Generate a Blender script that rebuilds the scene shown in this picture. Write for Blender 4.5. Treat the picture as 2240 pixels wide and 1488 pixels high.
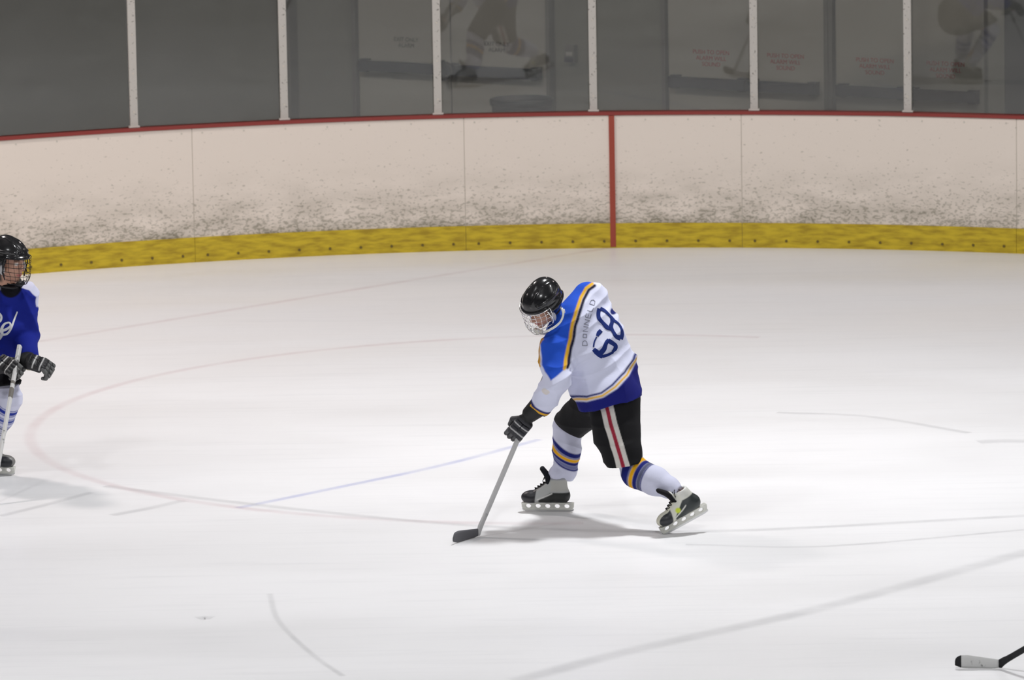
import bpy, bmesh, math
import numpy as np
from mathutils import Vector, Matrix
from mathutils.bvhtree import BVHTree
for o in list(bpy.data.objects): bpy.data.objects.remove(o)
SC = bpy.context.scene
COL = SC.collection
# ------------------------------------------------------------------ camera
FPX, CAMH, PITCH, ROLL = 12912.5, 6.4992, 0.1562, -0.0171
ACX, ACY, AR = 0.325, 36.342, 9.5            # centre and radius of the rink corner
_c, _s = math.cos(PITCH), math.sin(PITCH)
FW = np.array([0, _c, -_s]); _rt = np.array([1., 0, 0]); _up = np.array([0, _s, _c])
RT = math.cos(ROLL)*_rt + math.sin(ROLL)*_up
UP = -math.sin(ROLL)*_rt + math.cos(ROLL)*_up
CP = np.array([0, 0, CAMH])
cam = bpy.data.cameras.new('camera'); cam_o = bpy.data.objects.new('camera', cam); COL.objects.link(cam_o)
cam.sensor_width = 36; cam.lens = FPX/2240*36; cam.clip_end = 300; cam.clip_start = 0.5
M = Matrix(((RT[0], UP[0], -FW[0], CP[0]), (RT[1], UP[1], -FW[1], CP[1]), (RT[2], UP[2], -FW[2], CP[2]), (0, 0, 0, 1)))
cam_o.matrix_world = M
cam.dof.use_dof = True; cam.dof.focus_distance = 34.9; cam.dof.aperture_fstop = 5.6
SC.camera = cam_o
SC.view_settings.view_transform = 'Standard'; SC.view_settings.look = 'None'
SC.view_settings.gamma = 1; SC.view_settings.use_curve_mapping = False
SC.view_settings.exposure = -0.93

def ray(px, py):
    return (px-1120)/FPX*RT - (py-744)/FPX*UP + FW
def at(px, py, Y):
    d = ray(px, py); return CP + d*(Y-CP[1])/d[1]
def hitz(px, py, z=0.):
    d = ray(px, py); return CP + d*(z-CP[2])/d[2]
def topx(V):
    d = np.asarray(V)-CP; w = d@FW
    return np.stack([1120+FPX*(d@RT)/w, 744-FPX*(d@UP)/w], -1)
# ------------------------------------------------------------------ world and lamps
W = bpy.data.worlds.new('world'); SC.world = W; W.use_nodes = True
W.node_tree.nodes['Background'].inputs[0].default_value = (0.80, 0.80, 0.86, 1)
W.node_tree.nodes['Background'].inputs[1].default_value = 0.22
LAMPS = [  # x, y, power (high-bay lamps under the roof)
    (1.9, 36.0, 1150), (-5.6, 40.5, 800), (8.6, 44.0, 150), (9.4, 33.0, 250), (-6.0, 30.0, 330),
    (1.5, 25.0, 640), (-13, 40, 200), (2.0, 49.5, 150), (16, 38, 200), (-6, 22, 300), (9, 22, 300)]
LZ = 8.7
def lamp_light(x, y, pw):
    l = bpy.data.lights.new('bay_light', 'AREA'); l.shape = 'DISK'; l.size = 0.9; l.energy = pw
    l.color = (.985, 0.985, 1.0) if y < 40 else (1.0, .90, .87)
    o = bpy.data.objects.new('bay_light', l); COL.objects.link(o); o.location = (x, y, LZ-0.45); return o

# ------------------------------------------------------------------ materials
def lin(c):
    c = np.asarray(c, float)/255.
    return np.where(c <= 0.04045, c/12.92, ((c+0.055)/1.055)**2.4)
def L4(c): return tuple(lin(c))+(1,)
def nodes(name):
    m = bpy.data.materials.new(name); m.use_nodes = True
    nt = m.node_tree; return m, nt, nt.nodes, nt.links, nt.nodes['Principled BSDF']
def plain(name, c, rough=.5, metal=0., spec=.5, coat=0., bump=0., bscale=200):
    m, nt, N, L, b = nodes(name)
    b.inputs['Base Color'].default_value = L4(c); b.inputs['Roughness'].default_value = rough
    b.inputs['Metallic'].default_value = metal; b.inputs['Specular IOR Level'].default_value = spec
    b.inputs['Coat Weight'].default_value = coat
    tc = N.new('ShaderNodeTexCoord'); nz = N.new('ShaderNodeTexNoise'); nz.inputs['Scale'].default_value = bscale
    L.new(tc.outputs['Object'], nz.inputs['Vector'])
    bp = N.new('ShaderNodeBump'); bp.inputs['Strength'].default_value = bump; bp.inputs['Distance'].default_value = 0.002
    L.new(nz.outputs['Fac'], bp.inputs['Height']); L.new(bp.outputs[0], b.inputs['Normal'])
    return m
def vcol(name, rough=.8, spec=.3, bump=.15, bscale=160, coat=0., sheen=0.):
    m = plain(name, (200, 200, 200), rough, 0, spec, coat, bump, bscale)
    N, L = m.node_tree.nodes, m.node_tree.links
    a = N.new('ShaderNodeAttribute'); a.attribute_name = 'Col'
    L.new(a.outputs['Color'], N['Principled BSDF'].inputs['Base Color'])
    N['Principled BSDF'].inputs['Sheen Weight'].default_value = sheen
    return m
MT = {}
MT['cloth'] = vcol('knit_cloth', .85, .2, .35, 90)
MT['skin'] = vcol('skin', .5, .4, .05, 300)
MT['leather'] = vcol('padded_leather', .55, .4, .2, 120)
MT['boot'] = vcol('boot_shell', .42, .5, .08, 150)
MT['helmet'] = plain('black_gloss_plastic', (22, 22, 24), .22, 0, .5, .4, .02, 60)
MT['blackmat'] = plain('black_matte', (20, 20, 22), .6)
MT['steel'] = plain('steel', (205, 205, 205), .25, 1.)
MT['chrome'] = plain('chrome_wire', (225, 225, 225), .18, 1.)
MT['darkwire'] = plain('dark_wire', (35, 35, 38), .35, .6)
MT['whitepl'] = plain('white_plastic', (214, 214, 206), .35)
MT['clearpl'] = plain('frosted_plastic', (190, 190, 192), .25)
MT['white'] = plain('white_strap', (225, 225, 222), .7)
MT['navy'] = plain('navy_twill', (24, 44, 112), .8, 0, .2, 0, .2, 300)
MT['lettergrey'] = plain('grey_letter_twill', (142, 144, 160), .8)
MT['letterwhite'] = plain('white_twill', (222, 224, 224), .8)
MT['lacew'] = plain('white_lace', (215, 212, 200), .9)
MT['laceb'] = plain('black_lace', (15, 15, 16), .9)

# ------------------------------------------------------------------ object helpers
def tag(o, label=None, cat=None, group=None, kind=None):
    if label: o['label'] = label
    if cat: o['category'] = cat
    if group: o['group'] = group
    if kind: o['kind'] = kind
    return o
def empty(name, loc):
    o = bpy.data.objects.new(name, None); COL.objects.link(o); o.location = Vector(loc); return o
def root_loc(p):
    v = Vector((0, 0, 0))
    while p is not None: v += p.location; p = p.parent
    return v
def make(name, V, F, mat, parent=None, col=None, smooth=True, uv=None):
    V = np.asarray(V, float)
    off = np.array(root_loc(parent)) if parent else np.zeros(3)
    if parent is None:
        off = np.array([(V[:, 0].min()+V[:, 0].max())/2, (V[:, 1].min()+V[:, 1].max())/2, V[:, 2].min()])
    me = bpy.data.meshes.new(name)
    me.from_pydata((V-off).tolist(), [], [tuple(int(i) for i in f) for f in F])
    me.polygons.foreach_set('use_smooth', [smooth]*len(me.polygons))
    if col is not None:
        a = me.color_attributes.new('Col', 'FLOAT_COLOR', 'POINT')
        c = np.ones((len(V), 4), np.float32); c[:, :3] = col
        a.data.foreach_set('color', c.ravel())
    if uv is not None:
        u = me.uv_layers.new(name='UVMap')
        li = np.zeros(len(me.loops), np.int32); me.loops.foreach_get('vertex_index', li)
        u.data.foreach_set('uv', np.asarray(uv, np.float32)[li].ravel())
    me.materials.append(mat)
    me.update()
    o = bpy.data.objects.new(name, me); COL.objects.link(o)
    if parent is None: o.location = off
    else: o.parent = parent
    return o
class Geo:
    def __init__(s): s.V = []; s.F = []
    def add(s, V, F):
        n = len(s.V); s.V += [tuple(v) for v in V]; s.F += [tuple(i+n for i in f) for f in F]; return s
    def box(s, c, h, R=None):
        c = np.array(c, float); R = np.eye(3) if R is None else np.array(R)
        V = [c + R.T@(np.array([sx*h[0], sy*h[1], sz*h[2]])) for sx in (-1, 1) for sy in (-1, 1) for sz in (-1, 1)]
        return s.add(V, [(0, 1, 3, 2), (4, 6, 7, 5), (0, 4, 5, 1), (2, 3, 7, 6), (0, 2, 6, 4), (1, 5, 7, 3)])
    def tube(s, pts, r, n=6, closed=False):
        P = np.array(pts, float); m = len(P); rr = np.broadcast_to(r, m)
        T = np.gradient(P, axis=0); T /= np.linalg.norm(T, axis=1)[:, None]+1e-12
        u = np.cross(T[0], [0.3, 0.5, 0.81]); u /= np.linalg.norm(u); V = []; F = []
        for i in range(m):
            u = u-T[i]*(u@T[i]); u /= np.linalg.norm(u); v = np.cross(T[i], u)
            for k in range(n):
                a = 2*math.pi*k/n; V.append(P[i]+rr[i]*(math.cos(a)*u+math.sin(a)*v))
        for i in range(m-1):
            for k in range(n): F.append((i*n+k, i*n+(k+1) % n, (i+1)*n+(k+1) % n, (i+1)*n+k))
        F.append(tuple(range(n))[::-1]); F.append(tuple((m-1)*n+k for k in range(n)))
        return s.add(V, F)
    def loops(s, L, cap=True):
        n = len(L[0]); V = [p for l in L for p in l]; F = []
        for i in range(len(L)-1):
            for k in range(n): F.append((i*n+k, i*n+(k+1) % n, (i+1)*n+(k+1) % n, (i+1)*n+k))
        if cap: F.append(tuple(range(n))[::-1]); F.append(tuple((len(L)-1)*n+k for k in range(n)))
        return s.add(V, F)
    def build(s, name, mat, parent=None, smooth=False, **k): return make(name, s.V, s.F, mat, parent, smooth=smooth, **k)

# ------------------------------------------------------------------ implicit surfaces
def nrm(v): v = np.asarray(v, float); return v/np.linalg.norm(v)
def rc(a, b, ra, rb=None):
    a = np.asarray(a, float); b = np.asarray(b, float); rb = ra if rb is None else rb
    ab = b-a; q = max(ab@ab, 1e-12); r = max(ra, rb)
    def f(P):
        h = np.clip(((P-a)@ab)/q, 0, 1)
        return np.linalg.norm(P-a-h[..., None]*ab, axis=-1)-(ra+(rb-ra)*h)
    return f, np.minimum(a, b)-r, np.maximum(a, b)+r
def pl(pts, r):
    pts = [np.asarray(p, float) for p in pts]
    def f(P):
        d = None
        for a, b in zip(pts[:-1], pts[1:]):
            ab = b-a; h = np.clip(((P-a)@ab)/(ab@ab), 0, 1); e = np.linalg.norm(P-a-h[..., None]*ab, axis=-1)-r; d = e if d is None else np.minimum(d, e)
        return d
    return f, np.min(pts, 0)-r, np.max(pts, 0)+r
def el(c, r, R=None):
    c = np.asarray(c, float); r = np.asarray(r, float); R = np.eye(3) if R is None else np.asarray(R, float)
    def f(P):
        q = (P-c)@R.T; k0 = np.linalg.norm(q/r, axis=-1); k1 = np.linalg.norm(q/(r*r), axis=-1)+1e-9
        return k0*(k0-1)/k1
    m = r.max(); return f, c-m, c+m
def bx(c, h, R=None, rd=.005):
    c = np.asarray(c, float); h = np.asarray(h, float); R = np.eye(3) if R is None else np.asarray(R, float)
    def f(P):
        q = np.abs((P-c)@R.T)-(h-rd)
        return np.linalg.norm(np.maximum(q, 0), axis=-1)+np.minimum(q.max(-1), 0)-rd
    m = np.linalg.norm(h); return f, c-m, c+m
def ec(a, b, A, B, u):
    """tube from a to b with elliptical section: A, B = (radius along u, radius across)"""
    a = np.asarray(a, float); b = np.asarray(b, float); ab = b-a; q = ab@ab; t = ab/math.sqrt(q)
    u = np.asarray(u, float); u = nrm(u-t*(u@t)); v = np.cross(t, u); A = np.array(A); B = np.array(B)
    def f(P):
        h = np.clip(((P-a)@ab)/q, 0, 1); r = P-a-h[..., None]*ab
        ru = A[0]+(B[0]-A[0])*h; rv = A[1]+(B[1]-A[1])*h; m = np.minimum(ru, rv)
        k = np.sqrt(((r@u)/ru)**2+((r@v)/rv)**2+((r@t)/m)**2)
        return (k-1)*m
    m = max(A.max(), B.max()); return f, np.minimum(a, b)-m, np.maximum(a, b)+m
class Field:
    def __init__(s, lo, hi, v):
        s.lo = np.asarray(lo, float); s.v = v; s.n = np.ceil((np.asarray(hi)-s.lo)/v).astype(int)+1
        s.d = np.full(s.n, .3, np.float32)
    def sub(s, lo, hi, pad):
        a = np.clip(np.floor((lo-pad-s.lo)/s.v).astype(int), 0, s.n); b = np.clip(np.ceil((hi+pad-s.lo)/s.v).astype(int)+1, 0, s.n)
        sl = tuple(slice(x, y) for x, y in zip(a, b))
        g = np.stack(np.meshgrid(*[s.lo[i]+s.v*np.arange(a[i], b[i]) for i in range(3)], indexing='ij'), -1)
        return sl, g
    def u(s, prim, k=.015):
        f, lo, hi = prim; sl, g = s.sub(lo, hi, .04+k)
        if g.size == 0: return s
        e = f(g).astype(np.float32); d = s.d[sl]; h = np.clip(.5+.5*(d-e)/k, 0, 1)
        s.d[sl] = d+(e-d)*h-k*h*(1-h); return s
    def cut(s, prim, k=.004):
        f, lo, hi = prim; sl, g = s.sub(lo, hi, .02+k)
        if g.size == 0: return s
        e = -f(g).astype(np.float32); d = s.d[sl]; h = np.clip(.5-.5*(d-e)/k, 0, 1)
        s.d[sl] = d+(e-d)*h+k*h*(1-h); return s
    def cap(s, fn):
        g = s.sub(s.lo, s.lo+s.v*s.n, 0)[1]; s.d = np.maximum(s.d, fn(g[:s.n[0], :s.n[1], :s.n[2]]).astype(np.float32)); return s
    def mesh(s):
        d = s.d.copy(); big = 1.
        d[0] = d[-1] = big; d[:, 0] = d[:, -1] = big; d[:, :, 0] = d[:, :, -1] = big
        S = d < 0; c = [S[i:S.shape[0]-1+i, j:S.shape[1]-1+j, k:S.shape[2]-1+k] for i in (0, 1) for j in (0, 1) for k in (0, 1)]
        cnt = sum(x.astype(np.int8) for x in c); act = (cnt > 0) & (cnt < 8)
        I = np.stack(np.nonzero(act), -1); idx = np.full(act.shape, -1, np.int64); idx[act] = np.arange(len(I))
        cor = np.array([(i, j, k) for i in (0, 1) for j in (0, 1) for k in (0, 1)])
        D = np.stack([d[I[:, 0]+q[0], I[:, 1]+q[1], I[:, 2]+q[2]] for q in cor], 1)
        pos = np.zeros((len(I), 3)); w = np.zeros(len(I))
        for a in range(8):
            for b in range(a+1, 8):
                if np.abs(cor[a]-cor[b]).sum() != 1: continue
                m = (D[:, a] < 0) != (D[:, b] < 0); t = np.where(m, D[:, a]/(D[:, a]-D[:, b]+1e-12), 0)
                pos += m[:, None]*(cor[a]+t[:, None]*(cor[b]-cor[a])); w += m
        V = s.lo+s.v*(I+pos/w[:, None]); F = []
        for ax in range(3):
            o1, o2 = (ax+1) % 3, (ax+2) % 3
            S0 = np.take(S, range(S.shape[ax]-1), ax); S1 = np.take(S, range(1, S.shape[ax]), ax)
            for sgn in (0, 1):
                m = (S0 & ~S1) if sgn == 0 else (~S0 & S1)
                E = np.stack(np.nonzero(m), -1)
                E = E[(E[:, o1] > 0) & (E[:, o2] > 0) & (E[:, o1] < S.shape[o1]-1) & (E[:, o2] < S.shape[o2]-1)]
                q = []
                for da, db in ((-1, -1), (0, -1), (0, 0), (-1, 0)):
                    e = E.copy(); e[:, o1] += da; e[:, o2] += db; q.append(idx[e[:, 0], e[:, 1], e[:, 2]])
                q = np.stack(q, -1)
                F.append(q if sgn == 0 else q[:, ::-1])
        F = np.concatenate(F); return V, F
def field_for(prims, v, pad=.05):
    lo = np.min([p[1] for p in prims], 0)-pad; hi = np.max([p[2] for p in prims], 0)+pad
    return Field(lo, hi, v)
def smooth_mesh(V, F, it=2, lam=.5):
    F = np.asarray(F)
    for _ in range(it):
        a = np.zeros_like(V); n = np.zeros(len(V))
        for i, j in ((0, 1), (1, 2), (2, 3), (3, 0)):
            np.add.at(a, F[:, i], V[F[:, j]]); np.add.at(a, F[:, j], V[F[:, i]]); np.add.at(n, F[:, i], 1); np.add.at(n, F[:, j], 1)
        V = V+lam*(a/np.maximum(n, 1)[:, None]-V)
    return V
def normals(V, F):
    F = np.asarray(F); n = np.cross(V[F[:, 2]]-V[F[:, 0]], V[F[:, 3]]-V[F[:, 1]]); N = np.zeros_like(V)
    for i in range(4): np.add.at(N, F[:, i], n)
    return N/(np.linalg.norm(N, axis=1)[:, None]+1e-12)
def wrinkle(V, F, amp, waves, seed=0):
    """cloth folds: displaces along the normal by stretched sine folds"""
    rng = np.random.RandomState(seed); N = normals(V, F); d = np.zeros(len(V))
    for dirv, wl, a in waves:
        dirv = nrm(dirv); w1 = V@rng.normal(size=3)*6; w2 = V@rng.normal(size=3)*11
        ph = V@dirv*2*math.pi/wl+1.6*np.sin(w1)+.9*np.sin(w2)
        env = .5+.5*np.sin(V@rng.normal(size=3)*5+rng.rand()*6)
        d += a*env*((1-np.abs(np.sin(ph/2)))**1.6*2-.8)
    return V+N*(amp*d)[:, None]
def ss(x, w=.0045): return np.clip(.5+x/(2*w), 0, 1)
def band(t, a, b, w=.0045): return ss(t-a, w)*ss(b-t, w)
def paint(n, base, layers):
    c = np.tile(lin(base), (n, 1))
    for m, rgb in layers: c = c+(lin(rgb)-c)*np.clip(m, 0, 1)[:, None]
    return c
def poly_sd(P, poly):
    P = np.asarray(P); A = np.array(poly, float); B = np.roll(A, -1, 0); ins = np.zeros(len(P), bool); d = np.full(len(P), 1e9)
    for a, b in zip(A, B):
        ab = b-a; h = np.clip(((P-a)@ab)/(ab@ab+1e-9), 0, 1); d = np.minimum(d, np.linalg.norm(P-a-h[:, None]*ab, axis=1))
        c = ((a[1] > P[:, 1]) != (b[1] > P[:, 1])); x = a[0]+(P[:, 1]-a[1])*(b[0]-a[0])/(b[1]-a[1]+1e-12)
        ins ^= c & (P[:, 0] < x)
    return np.where(ins, d, -d)
def line_sd(P, pts):
    P = np.asarray(P); d = np.full(len(P), 1e9)
    for a, b in zip(np.array(pts[:-1], float), np.array(pts[1:], float)):
        ab = b-a; h = np.clip(((P-a)@ab)/(ab@ab+1e-9), 0, 1); d = np.minimum(d, np.linalg.norm(P-a-h[:, None]*ab, axis=1))
    return d
def frame(x, y):
    """rows: x, y (made square to x), z = x cross y"""
    x = nrm(x); y = np.asarray(y, float); y = nrm(y-x*(x@y)); return np.array([x, y, np.cross(x, y)])
def local_build(name, prims, cuts, v, R, O, mat, parent, colf=None, caps=(), k=.008, it=1):
    """prims in local coordinates; R rows are the local axes in the world, O the origin"""
    fd = field_for(prims, v, .02)
    for p in prims: fd.u(p[:3], p[3] if len(p) > 3 else k)
    for p in cuts: fd.cut(p, .003)
    for c in caps: fd.cap(c)
    V, F = fd.mesh(); V = smooth_mesh(V, F, it)
    col = colf(V) if colf else None
    Wv = O+V@R
    if np.linalg.det(R) < 0: F = F[:, ::-1]
    return make(name, Wv, F, mat, parent, col)

# ================================================================== THE PLACE
def arc(a, r, z): return (ACX+r*math.cos(a), ACY+r*math.sin(a), z)
D2R = math.pi/180
# ---- ice material
def ice_material():
    m, nt, N, L, b = nodes('ice')
    tc = N.new('ShaderNodeTexCoord')
    def streaks(ang, sx, sy, det, lo, hi):
        mp = N.new('ShaderNodeMapping'); mp.inputs['Rotation'].default_value = (0, 0, ang)
        mp.inputs['Scale'].default_value = (sx, sy, 1)
        L.new(tc.outputs['Object'], mp.inputs['Vector'])
        nz = N.new('ShaderNodeTexNoise'); nz.inputs['Scale'].default_value = 1; nz.inputs['Detail'].default_value = det
        nz.inputs['Distortion'].default_value = .4
        L.new(mp.outputs[0], nz.inputs['Vector'])
        r = N.new('ShaderNodeMapRange'); r.inputs['From Min'].default_value = lo; r.inputs['From Max'].default_value = hi
        L.new(nz.outputs['Fac'], r.inputs['Value']); return r.outputs[0]
    def mul(a, bb):
        n = N.new('ShaderNodeMath'); n.operation = 'MULTIPLY'
        for i, q in enumerate((a, bb)):
            if isinstance(q, (int, float)): n.inputs[i].default_value = q
            else: L.new(q, n.inputs[i])
        return n.outputs[0]
    def add(a, bb):
        n = N.new('ShaderNodeMath'); n.operation = 'ADD'; L.new(a, n.inputs[0]); L.new(bb, n.inputs[1]); return n.outputs[0]
    s1 = streaks(0.45, .9, 14, 5, .55, .75); s2 = streaks(-0.30, .7, 11, 5, .56, .78); s3 = streaks(1.1, 1.1, 9, 4, .58, .8)
    big = streaks(0.1, .35, .8, 3, .35, .7); fine = streaks(0.2, 5, 40, 3, .5, .8)
    f = add(add(mul(s1, .10), mul(s2, .10)), add(mul(s3, .08), add(mul(big, .07), mul(fine, .03))))
    mix = N.new('ShaderNodeMix'); mix.data_type = 'RGBA'
    mix.inputs['A'].default_value = (.86, .86, .865, 1); mix.inputs['B'].default_value = (.50, .51, .53, 1)
    L.new(f, mix.inputs['Factor']); L.new(mix.outputs['Result'], b.inputs['Base Color'])
    b.inputs['Roughness'].default_value = .34; b.inputs['IOR'].default_value = 1.31
    rr = N.new('ShaderNodeMapRange'); rr.inputs['To Min'].default_value = .28; rr.inputs['To Max'].default_value = .5
    L.new(big, rr.inputs['Value']); L.new(rr.outputs[0], b.inputs['Roughness'])
    bp = N.new('ShaderNodeBump'); bp.inputs['Strength'].default_value = .12; bp.inputs['Distance'].default_value = .002
    L.new(fine, bp.inputs['Height']); L.new(bp.outputs[0], b.inputs['Normal'])
    return m
MT['ice'] = ice_material()
# ice sheet: fills the rink up to the boards
pts = [(-20, -6)]+[(20, -6), (20, 33)]
angs = np.linspace(20, 160, 113)
rim = [arc(a*D2R, AR+.02, 0)[:2] for a in angs]
outl = [(-22, -6), (22, -6), (22, rim[0][1])]+rim+[(-22, rim[-1][1])]
V = [(x, y, 0) for x, y in outl]+[(x, y, -.15) for x, y in outl]; n = len(outl)
tag(make('floor', V, [tuple(range(n)), tuple(range(2*n-1, n-1, -1))]+[(i, i+n, (i+1) % n+n, (i+1) % n) for i in range(n)], MT['ice'], smooth=False), kind='structure')
# painted lines under the ice surface: thin ribbons
def ribbon(pts, w, z=.0015):
    P = np.array(pts, float)[:, :2]; T = np.gradient(P, axis=0); T /= np.linalg.norm(T, axis=1)[:, None]
    Nn = np.stack([-T[:, 1], T[:, 0]], 1); A = P+Nn*w/2; B = P-Nn*w/2
    V = [(*p, z) for p in A]+[(*p, z) for p in B]; m = len(P)
    return V, [(i+m, i+m+1, i+1, i) for i in range(m-1)]
def rib_uv(m): return [(0, i*.1) for i in range(m)]+[(1, i*.1) for i in range(m)]
def mrib(name, rib, mat, w=None): return make(name, rib[0], rib[1], mat, smooth=False, uv=rib_uv(len(rib[0])//2))
def linemat(name, c, alpha):
    m, nt, N, L, b = nodes(name); out = N['Material Output']
    b.inputs['Base Color'].default_value = L4(c); b.inputs['Roughness'].default_value = .35
    tc = N.new('ShaderNodeTexCoord'); nz = N.new('ShaderNodeTexNoise'); nz.inputs['Scale'].default_value = 2.2; nz.inputs['Detail'].default_value = 6
    L.new(tc.outputs['Object'], nz.inputs['Vector'])
    r = N.new('ShaderNodeMapRange'); r.inputs['From Min'].default_value = .35; r.inputs['From Max'].default_value = .65
    r.inputs['To Min'].default_value = alpha*.45; r.inputs['To Max'].default_value = alpha
    L.new(nz.outputs['Fac'], r.inputs['Value'])
    uv = N.new('ShaderNodeUVMap'); sp = N.new('ShaderNodeSeparateXYZ'); L.new(uv.outputs[0], sp.inputs[0])
    pp = N.new('ShaderNodeMath'); pp.operation = 'PINGPONG'; pp.inputs[1].default_value = .5; L.new(sp.outputs[0], pp.inputs[0])   # worn away towards both edges
    sm = N.new('ShaderNodeMapRange'); sm.interpolation_type = 'SMOOTHSTEP'; sm.inputs['From Max'].default_value = .42; L.new(pp.outputs[0], sm.inputs['Value'])
    mu = N.new('ShaderNodeMath'); mu.operation = 'MULTIPLY'; L.new(sm.outputs[0], mu.inputs[0]); L.new(r.outputs[0], mu.inputs[1])
    L.new(mu.outputs[0], b.inputs['Alpha']); return m
MT['redline'] = linemat('faded_red_line', (190, 70, 90), .10)
MT['blueline'] = linemat('faded_blue_line', (120, 140, 225), .24)
MT['scratch'] = linemat('skate_scratch', (120, 122, 126), .15)
gA = hitz(1342, 541); gC = hitz(100, 745); gdir = nrm(gC-gA); ndir = np.array([-gdir[1], gdir[0], 0]); ndir = ndir if ndir[1] < 0 else -ndir
gpts = [gA+gdir*t for t in np.linspace(.05, 20, 30)]
tag(mrib('goal_line', ribbon(gpts, .12), MT['redline']), 'faded red goal line running left across the far ice from the red board mark', 'line')
fc = gA+gdir*4.35+ndir*6.1
# face-off circle through the traced points
tr = [(35, 950), (250, 840), (600, 790), (1130, 733), (230, 1062), (500, 1097), (1050, 1148)]
cpx = lambda pl, n=12: np.array([hitz(*p) for p in pl])
def spline(P, n=80):
    P = np.array(P, float); t = np.r_[0, np.cumsum(np.linalg.norm(np.diff(P, axis=0), axis=1))]
    out = []; q = np.linspace(0, t[-1], n)
    Pp = np.vstack([2*P[0]-P[1], P, 2*P[-1]-P[-2]]); 
    for x in q:
        i = min(np.searchsorted(t, x, 'right')-1, len(P)-2); u = (x-t[i])/(t[i+1]-t[i]); p0, p1, p2, p3 = Pp[i:i+4]
        out.append(.5*((2*p1)+(-p0+p2)*u+(2*p0-5*p1+4*p2-p3)*u*u+(-p0+3*p1-3*p2+p3)*u**3))
    return np.array(out)
X = np.array([hitz(*p)[:2] for p in tr]); A_ = np.c_[2*X, np.ones(len(X))]; so = np.linalg.lstsq(A_, (X**2).sum(1), rcond=None)[0]
cc = so[:2]; cr = math.sqrt(so[2]+cc@cc)
tag(mrib('faceoff_circle', ribbon([(cc[0]+cr*math.cos(a), cc[1]+cr*math.sin(a)) for a in np.linspace(1.2, 4.7, 120)], .12), MT['redline']), 'faint red face-off circle curving across the ice at the left', 'line')
def icemark(pl, w, mat, label, z=.002):
    P = spline([hitz(*p) for p in pl]) if len(pl) > 2 else np.linspace(hitz(*pl[0]), hitz(*pl[1]), 20)
    return tag(mrib('ice_line' if mat != 'scratch' else 'skate_scratch', ribbon(P, w*1.9, z), MT[mat]), label, 'line' if mat != 'scratch' else 'scratch')
icemark([(520, 1112), (700, 1075), (960, 1020), (1180, 962)], .05, 'blueline', 'faint blue line on the ice running up to the shooting player\'s glove')
icemark([(1130, 1490), (1400, 1420), (1800, 1330), (2260, 1205)], .11, 'scratch', 'broad grey scratch crossing the lower right ice diagonally')
icemark([(230, 1064), (500, 1098), (900, 1140), (1200, 1158), (1600, 1162), (2260, 1128)], .06, 'scratch', 'long thin grey scratch running under the shooting player\'s skates')
icemark([(245, 1128), (330, 1112), (400, 1096)], .06, 'scratch', 'short grey scratch just right of the left player\'s shadow')
icemark([(0, 1130), (120, 1100), (200, 1078)], .05, 'scratch', 'short grey scratch through the left player\'s shadow')
icemark([(590, 1300), (610, 1360), (680, 1430), (750, 1480)], .028, 'scratch', 'curved scratch on the empty ice at the lower left')
icemark([(1700, 903), (1900, 912), (2120, 948)], .05, 'scratch', 'thin dark scratch on the bright ice right of the shooting player', .002)
icemark([(1500, 1192), (1800, 1196), (2240, 1160)], .035, 'scratch', 'thin scratch just below the trailing skate running right', .0022)
icemark([(2140, 968), (2190, 965), (2245, 966)], .10, 'scratch', 'wide grey smudge on the ice at the right edge')
icemark([(432, 1354), (448, 1352), (464, 1353)], .07, 'scratch', 'small dark scuff on the lower left ice')
# ---- corridor floor behind the boards
MT['concrete'] = plain('rubber_floor', (70, 72, 72), .8, bump=.2, bscale=40)
V = []; nn = len(rim)
outer = [(ACX+16*math.cos(a*D2R), ACY+16*math.sin(a*D2R)) for a in angs]
V = [(x, y, -.01) for x, y in [arc(a*D2R, AR+.02, 0)[:2] for a in angs]]+[(x, y, -.01) for x, y in outer]
tag(make('floor', V, [(i+1, i, i+nn, i+1+nn) for i in range(nn-1)], MT['concrete'], smooth=False), kind='structure')

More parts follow.
